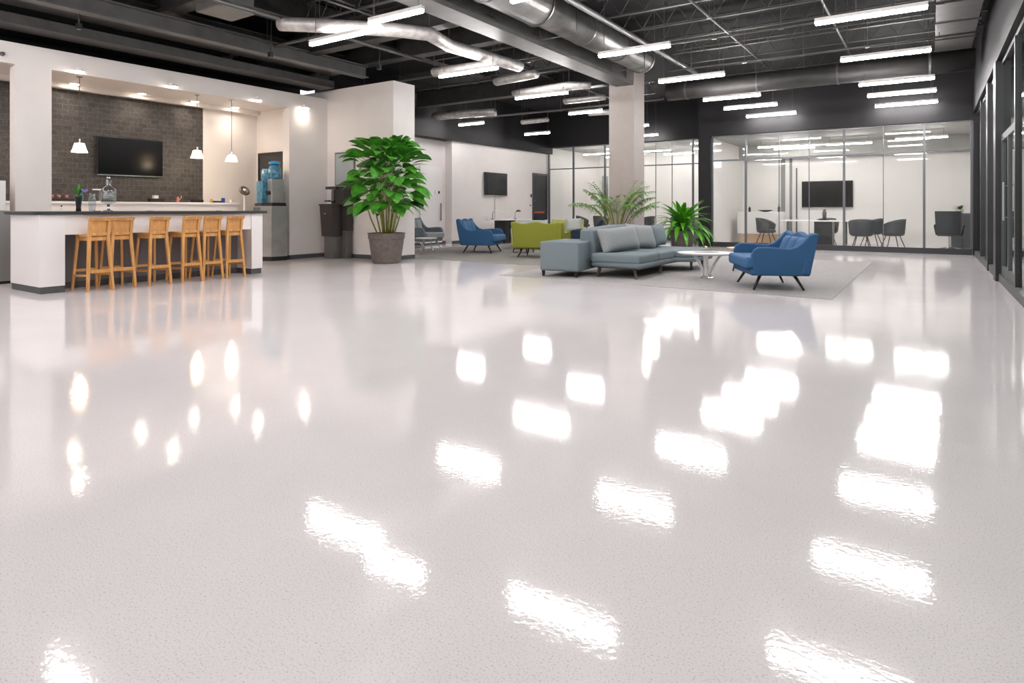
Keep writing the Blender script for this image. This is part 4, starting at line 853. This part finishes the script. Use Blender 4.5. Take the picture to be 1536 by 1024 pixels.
# far room: dispensers on white stand
t = thing('display_stand', 'white stand carrying steel cylinders behind the far glass', 'stand', (-11.1, 24.6, 0))
MB().box(-0.75, 0.75, -0.25, 0.25, 0, 0.75).build('body', 'white2', t, bevel=0.01)
MB().box(-0.8, 0.8, -0.28, 0.28, 0.75, 0.79).build('stand_top', 'white2', t)
def cyl(label, x, h, r, zz=0.79, neck=True):
    t = thing('steel_dispenser', label, 'dispenser', (x, 24.55, zz), 0, 'steel cylinder dispensers')
    if neck: MB().lathe([(0.12, 0), (0.12, 0.03), (0.05, 0.06), (0.05, 0.3), (0.12, 0.42)], 18).build('pedestal', 'white2', t, smooth=True); MB().lathe([(0.125, 0.42), (0.16, 0.46), (0.14, 0.52)], 18).build('collar', 'red', t)
    z0 = 0.52 if neck else 0.0
    MB().lathe([(r * 0.9, z0), (r, z0 + 0.05), (r, h - 0.04), (r * 0.95, h)], 22).build('cylinder', 'silver', t, smooth=True)
cyl('steel cylinder dispenser on red collar, left of the far mullion', -11.65, 1.75, 0.14); cyl('wide dark steel cylinder straddled by the far mullion', -11.05, 1.55, 0.2, neck=False); cyl('tall steel cylinder dispenser right of the far mullion', -10.5, 1.75, 0.17)
t = thing('low_grey_cabinet', 'long grey cabinet behind glass between column and charcoal post', 'cabinet', (-7.2, 22.6, 0))
MB().box(-0.75, 0.65, -0.3, 0.3, 0.05, 0.82).build('body', 'slab', t, bevel=0.02); MB().box(-0.7, 0.6, -0.26, 0.26, 0, 0.05).build('plinth', 'black', t)
MB().box(-0.72, -0.06, -0.315, -0.3, 0.09, 0.78).build('door', 'slab', t); MB().box(-0.03, 0.62, -0.315, -0.3, 0.09, 0.78).build('door', 'slab', t)
t = thing('wall_picture', 'brown and grey picture high behind the far right glass bay', 'picture', (-6.6, 26.4, 2.3))
MB().box(-0.5, 0.5, -0.03, 0, -0.4, 0.4).build('picture_frame', 'tanwood', t); MB().box(-0.47, 0.0, -0.035, -0.03, -0.37, 0.37).build('picture_face', 'slab', t)

# ---------------------------------------------------------------- plants
def leaf_blade(b, p, d, ln, wd, droop, nseg=7, fold=0.18, tipw=0.5, petiole=0.0, twist=0.0):
    p = Vector(p); d = Vector(d).normalized(); pts = []; dirs = []
    cur = p.copy(); dd = d.copy()
    for i in range(nseg + 1):
        pts.append(cur.copy()); dirs.append(dd.copy())
        cur = cur + dd * ln / nseg; dd = (dd + Vector((0, 0, -droop / nseg))).normalized()
    vs = []; fs = []
    for i, (q, e) in enumerate(zip(pts, dirs)):
        t_ = i / nseg; side = e.cross(Vector((0, 0, 1)))
        if side.length < 1e-3: side = Vector((1, 0, 0))
        side.normalize(); up = side.cross(e).normalized()
        if twist: side = (side * math.cos(twist) + up * math.sin(twist)).normalized(); up = side.cross(e).normalized()
        w_ = wd / 2 * (math.sin(math.pi * min(1, (t_ ** tipw) * 0.98 + 0.01))) if t_ < 1 else 0.001
        w_ = max(w_, 0.002)
        vs += [q - side * w_ + up * fold * w_, q, q + side * w_ + up * fold * w_]
    for i in range(nseg):
        k = i * 3; fs += [(k, k + 1, k + 4, k + 3), (k + 1, k + 2, k + 5, k + 4)]
    b.add(vs, fs); return pts[-1]
def pot_parts(t, rt, rb, h, band=True, seg=40):
    prof = [(rb * 0.9, 0), (rb, 0.02), (rb + (rt - rb) * 0.55, h * 0.5), (rt * 0.955, h * 0.80), (rt, h * 0.81), (rt * 1.01, h * 0.97), (rt * 1.04, h * 0.975), (rt * 1.04, h), (rt * 0.96, h), (rt * 0.93, h * 0.93)]
    MB().lathe(prof, seg).build('pot', 'pot', t, bevel=0)
    MB().lathe([(0.02, h * 0.90), (rt * 0.92, h * 0.90), (rt * 0.92, h * 0.93), (0.02, h * 0.94)], seg).build('soil', 'soil', t)
def blocked(q, cx, cy): # inside the white block wall
    x, y = q.x + cx, q.y + cy
    return x < -9.62 and y > 9.72
rnd = random.Random(11)
cx, cy = -9.38, 9.28
t = thing('potted_plant', 'tall broad-leaved plant in large brown pot at the wall corner', 'potted plant', (cx, cy, 0))
pot_parts(t, 0.375, 0.29, 0.62)
stems = MB(); lv = MB(); placed = 0
for k in range(15):
    a = k * 2.4; r0 = 0.03 + 0.012 * k; lean = 0.05 + 0.018 * k
    top = Vector((math.cos(a) * (r0 + lean), math.sin(a) * (r0 + lean), 1.25 + 0.9 * rnd.random() * (1 - k / 22)))
    if blocked(top * 1.25, cx, cy): top.x *= 0.3; top.y *= 0.3
    bs = Vector((math.cos(a) * r0, math.sin(a) * r0, 0.56)); md = bs.lerp(top, 0.5) + Vector((math.cos(a), math.sin(a), 0)) * 0.03
    stems.tube([bs, md, top], 0.017, 7, 0.010)
for k in range(135):
    zc = 1.22 + 1.12 * ((k + 0.5) / 135); a = k * 2.39996 + rnd.uniform(-0.3, 0.3)
    el = (zc - 1.62) * 1.1 + rnd.uniform(-0.1, 0.35)
    out = Vector((math.cos(a), math.sin(a), el)); out.normalize()
    rin = 0.07 + 0.12 * rnd.random() + (0.10 if zc < 2.0 else 0.0); p = Vector((math.cos(a) * rin, math.sin(a) * rin, zc))
    ln = rnd.uniform(0.36, 0.56) * (1.0 if zc < 2.2 else 0.85); pet = rnd.uniform(0.10, 0.38) * (1.0 if zc < 2.3 else 0.5)
    q = p + out * pet
    tip = q + Vector((out.x, out.y, 0)) * ln * 0.9
    if blocked(tip, cx, cy) or blocked(q, cx, cy) or blocked(tip.lerp(q, .5), cx, cy): continue
    if Vector((tip.x, tip.y)).length > 0.98: ln *= 0.75
    lv.tube([p - Vector((0, 0, 0.10)), p, q], 0.006, 5)
    leaf_blade(lv, q, out, ln, rnd.uniform(0.21, 0.32), rnd.uniform(0.5, 1.7), fold=0.15, tipw=0.8, twist=rnd.uniform(-0.6, 0.6))
for k in range(70):
    zc = 1.30 + 1.05 * ((k + 0.5) / 70); a = k * 2.39996 + 1.1; out = Vector((math.cos(a), math.sin(a), rnd.uniform(0.1, 0.9) + (zc - 1.7) * 0.6)).normalized()
    p = Vector((math.cos(a) * 0.06, math.sin(a) * 0.06, zc)); ln = rnd.uniform(0.26, 0.40)
    leaf_blade(lv, p + out * rnd.uniform(0.04, 0.2), out, ln, rnd.uniform(0.17, 0.24), rnd.uniform(0.3, 1.6), fold=0.12, tipw=0.8, twist=rnd.uniform(-0.8, 0.8))
for k in range(9):
    a = k * 2.4 + 0.5; out = Vector((math.cos(a), math.sin(a), 2.2 + (k % 3) * 0.8)).normalized(); p = Vector((0.12 + 0.10 * math.cos(a), 0.05 + 0.10 * math.sin(a), 2.22))
    leaf_blade(lv, p, out, 0.40, 0.20, 0.7, fold=0.12, tipw=0.8, twist=rnd.uniform(-0.6, 0.6))
for a, z in ((2.6, 0.95), (-0.4, 1.0), (0.6, 1.08)):
    d = Vector((math.cos(a - 0.9), math.sin(a - 0.9), 0.4)); leaf_blade(lv, Vector((d.x * 0.2, d.y * 0.2, z)), d, 0.22, 0.13, 1.6)
stems.build('stem_cluster', 'stem', t, smooth=True); lv.build('foliage', 'leaf', t, smooth=True)

# palm behind the sofa
t = thing('potted_palm', 'feathery palm rising behind the grey sectional back', 'potted palm', (-5.45, 12.05, 0.008))
pot_parts(t, 0.22, 0.17, 0.42)
stems = MB(); lv = MB(); rnd = random.Random(5)
for k in range(22):
    a = k * 2.39996; el = rnd.uniform(3.2, 7.5) if k < 14 else rnd.uniform(2.0, 3.0); ln = rnd.uniform(1.25, 1.5) if k < 14 else rnd.uniform(1.2, 1.45)
    d = Vector((math.cos(a), math.sin(a), el)).normalized(); p = Vector((math.cos(a) * 0.04, math.sin(a) * 0.04, 0.40)); pts = [p.copy()]; dirs = [d.copy()]
    n = 26; droop = rnd.uniform(0.9, 2.0)
    for i in range(n):
        t_ = i / n; p = p + d * ln / n; d = (d + Vector((0, 0, -droop * t_ ** 1.3 * 2.1 / n)) + Vector((math.cos(a), math.sin(a), 0)) * 0.02).normalized(); pts.append(p.copy()); dirs.append(d.copy())
    stems.tube(pts, 0.011, 6, 0.003)
    for i in range(int(n * 0.5), n + 1):
        e = dirs[i]; side = e.cross(Vector((0, 0, 1))).normalized(); f_ = (i - n * 0.5) / (n * 0.5)
        L_ = 0.23 * math.sin(math.pi * (0.22 + 0.70 * f_))
        for j in range(2):
            q = pts[i].lerp(pts[i - 1], j * 0.5)
            for s in (-1, 1): leaf_blade(lv, q, e * rnd.uniform(.35, .8) + side * s + Vector((0, 0, rnd.uniform(-.15, .25))), L_ * rnd.uniform(.8, 1.15), 0.028, 1.5, nseg=3, fold=0.1)
for k in range(5):
    a = k * 1.4 + 0.3; p = Vector((0.03 * math.cos(a), 0.03 * math.sin(a), 0.4)); d = Vector((math.cos(a), math.sin(a), 9)).normalized(); n = 24; pts = [p.copy()]; dirs = [d.copy()]
    for i in range(n):
        p = p + d * 1.38 / n; d = (d + Vector((math.cos(a) * .02, math.sin(a) * .02, -0.9 * (i / n) ** 2 * 2 / n))).normalized(); pts.append(p.copy()); dirs.append(d.copy())
    stems.tube(pts, 0.010, 6, 0.003)
    for i in range(15, n + 1):
        e = dirs[i]; side = Vector((-math.sin(a + 0.7), math.cos(a + 0.7), 0))
        for s in (-1, 1): leaf_blade(lv, pts[i], e * 0.6 + side * s, 0.17 * rnd.uniform(.8, 1.1), 0.028, 1.2, nseg=3)
stems.build('stem_cluster', 'stem', t, smooth=True); lv.build('fronds', 'leafp', t, smooth=True)

# strap leaved plant
t = thing('potted_plant', 'bushy plant with long strap leaves beside charcoal corner post', 'potted plant', (-5.55, 16.5, 0))
b = MB()
prof = [(0.24, 0), (0.25, 0.03), (0.345, 0.5), (0.35, 0.53), (0.31, 0.53), (0.29, 0.46)]
MB().lathe(prof, 20).build('pot', 'pot', t, bevel=0.004); MB().lathe([(0.02, 0.45), (0.3, 0.46), (0.3, 0.47), (0.02, 0.475)], 20).build('soil', 'soil', t)
lv = MB(); stems = MB(); rnd = random.Random(3)
for k in range(70):
    a = k * 2.39996; f_ = k / 70; el = 2.6 - 2.2 * f_ + rnd.uniform(-0.2, 0.3)
    d = Vector((math.cos(a), math.sin(a), el)); p = Vector((math.cos(a) * 0.08 * f_, math.sin(a) * 0.08 * f_, 0.46 + 0.12 * (1 - f_)))
    leaf_blade(lv, p, d, rnd.uniform(0.82, 1.10), rnd.uniform(0.11, 0.155), 1.2 + 1.6 * f_, nseg=10, fold=0.25, tipw=1.15)
for k in range(9): a = k * 0.7; stems.tube([(0.05 * math.cos(a), 0.05 * math.sin(a), 0.44), (0.09 * math.cos(a), 0.09 * math.sin(a), 0.75)], 0.012, 6, 0.006)
lv.build('foliage', 'leafb', t, smooth=True); stems.build('stem_cluster', 'stem', t)
small('brass_ornament', 'small brass ball ornament on the floor by strap-leaved plant', 'ornament', (-5.0, 16.7, 0), [('ball', 'brass', MB().lathe([(0.02, 0), (0.055, 0.02), (0.075, 0.07), (0.055, 0.12), (0.01, 0.14)], 16)), ('foot', 'marble', MB().lathe([(0.07, 0), (0.07, 0.01)], 16))])
# little plant on the meeting room cabinet
t = thing('small_potted_plant', 'small green plant on dark cabinet at the meeting room right end', 'potted plant', (0.68, 20.9, 1.0))
MB().lathe([(0.06, 0), (0.09, 0.1), (0.08, 0.1)], 16).build('pot', 'white2', t); lv = MB(); rnd = random.Random(9)
for k in range(26):
    a = k * 2.4; leaf_blade(lv, (0, 0, 0.09), (math.cos(a), math.sin(a), rnd.uniform(0.4, 2.2)), rnd.uniform(0.14, 0.26), 0.06, 1.2, nseg=5)
lv.build('foliage', 'leafp', t)

# small wall fittings
def fitting(name, label, cat, loc, parts, grp=None): return small(name, label, cat, loc, parts, grp)
for k, (y, z) in enumerate(((3.30, 3.50), (3.55, 3.49))):
    fitting('wall_sprinkler', ['chrome sprinkler head on the soffit at the far left', 'chrome sprinkler head on the soffit above the white column'][k], 'sprinkler', (-11.8, y, z), [('stem', 'chrome', MB().tube([(0, 0, 0), (0.05, 0, 0)], 0.012, 8)), ('rosette', 'chrome', MB().tube([(0.0, 0, 0), (0.012, 0, 0)], 0.035, 16)), ('deflector', 'chrome', MB().tube([(0.05, 0, 0), (0.058, 0, 0)], 0.028, 12))])
fitting('wall_switch', 'small dark switch on white wall left of the far door', 'switch', (XT, 20.15, 1.25), [('plate', 'white2', MB().box(0, 0.01, -0.06, 0.06, -0.06, 0.06)), ('button', 'black', MB().box(0.01, 0.02, -0.03, 0.03, -0.03, 0.03))])
fitting('card_reader', 'small dark card reader higher beside the far door', 'card reader', (XT, 20.2, 1.62), [('body', 'black', MB().box(0, 0.025, -0.035, 0.035, -0.06, 0.06)), ('indicator', 'red', MB().box(0.025, 0.028, -0.01, 0.01, 0.03, 0.04))])
fitting('wall_thermostat', 'white and dark little wall unit on the door behind the block', 'thermostat', (-12.945, 15.0, 1.65), [('body', 'white2', MB().box(0, 0.03, -0.1, 0.03, -0.05, 0.05)), ('dial', 'black', MB().box(0, 0.035, 0.05, 0.11, -0.05, 0.03))])
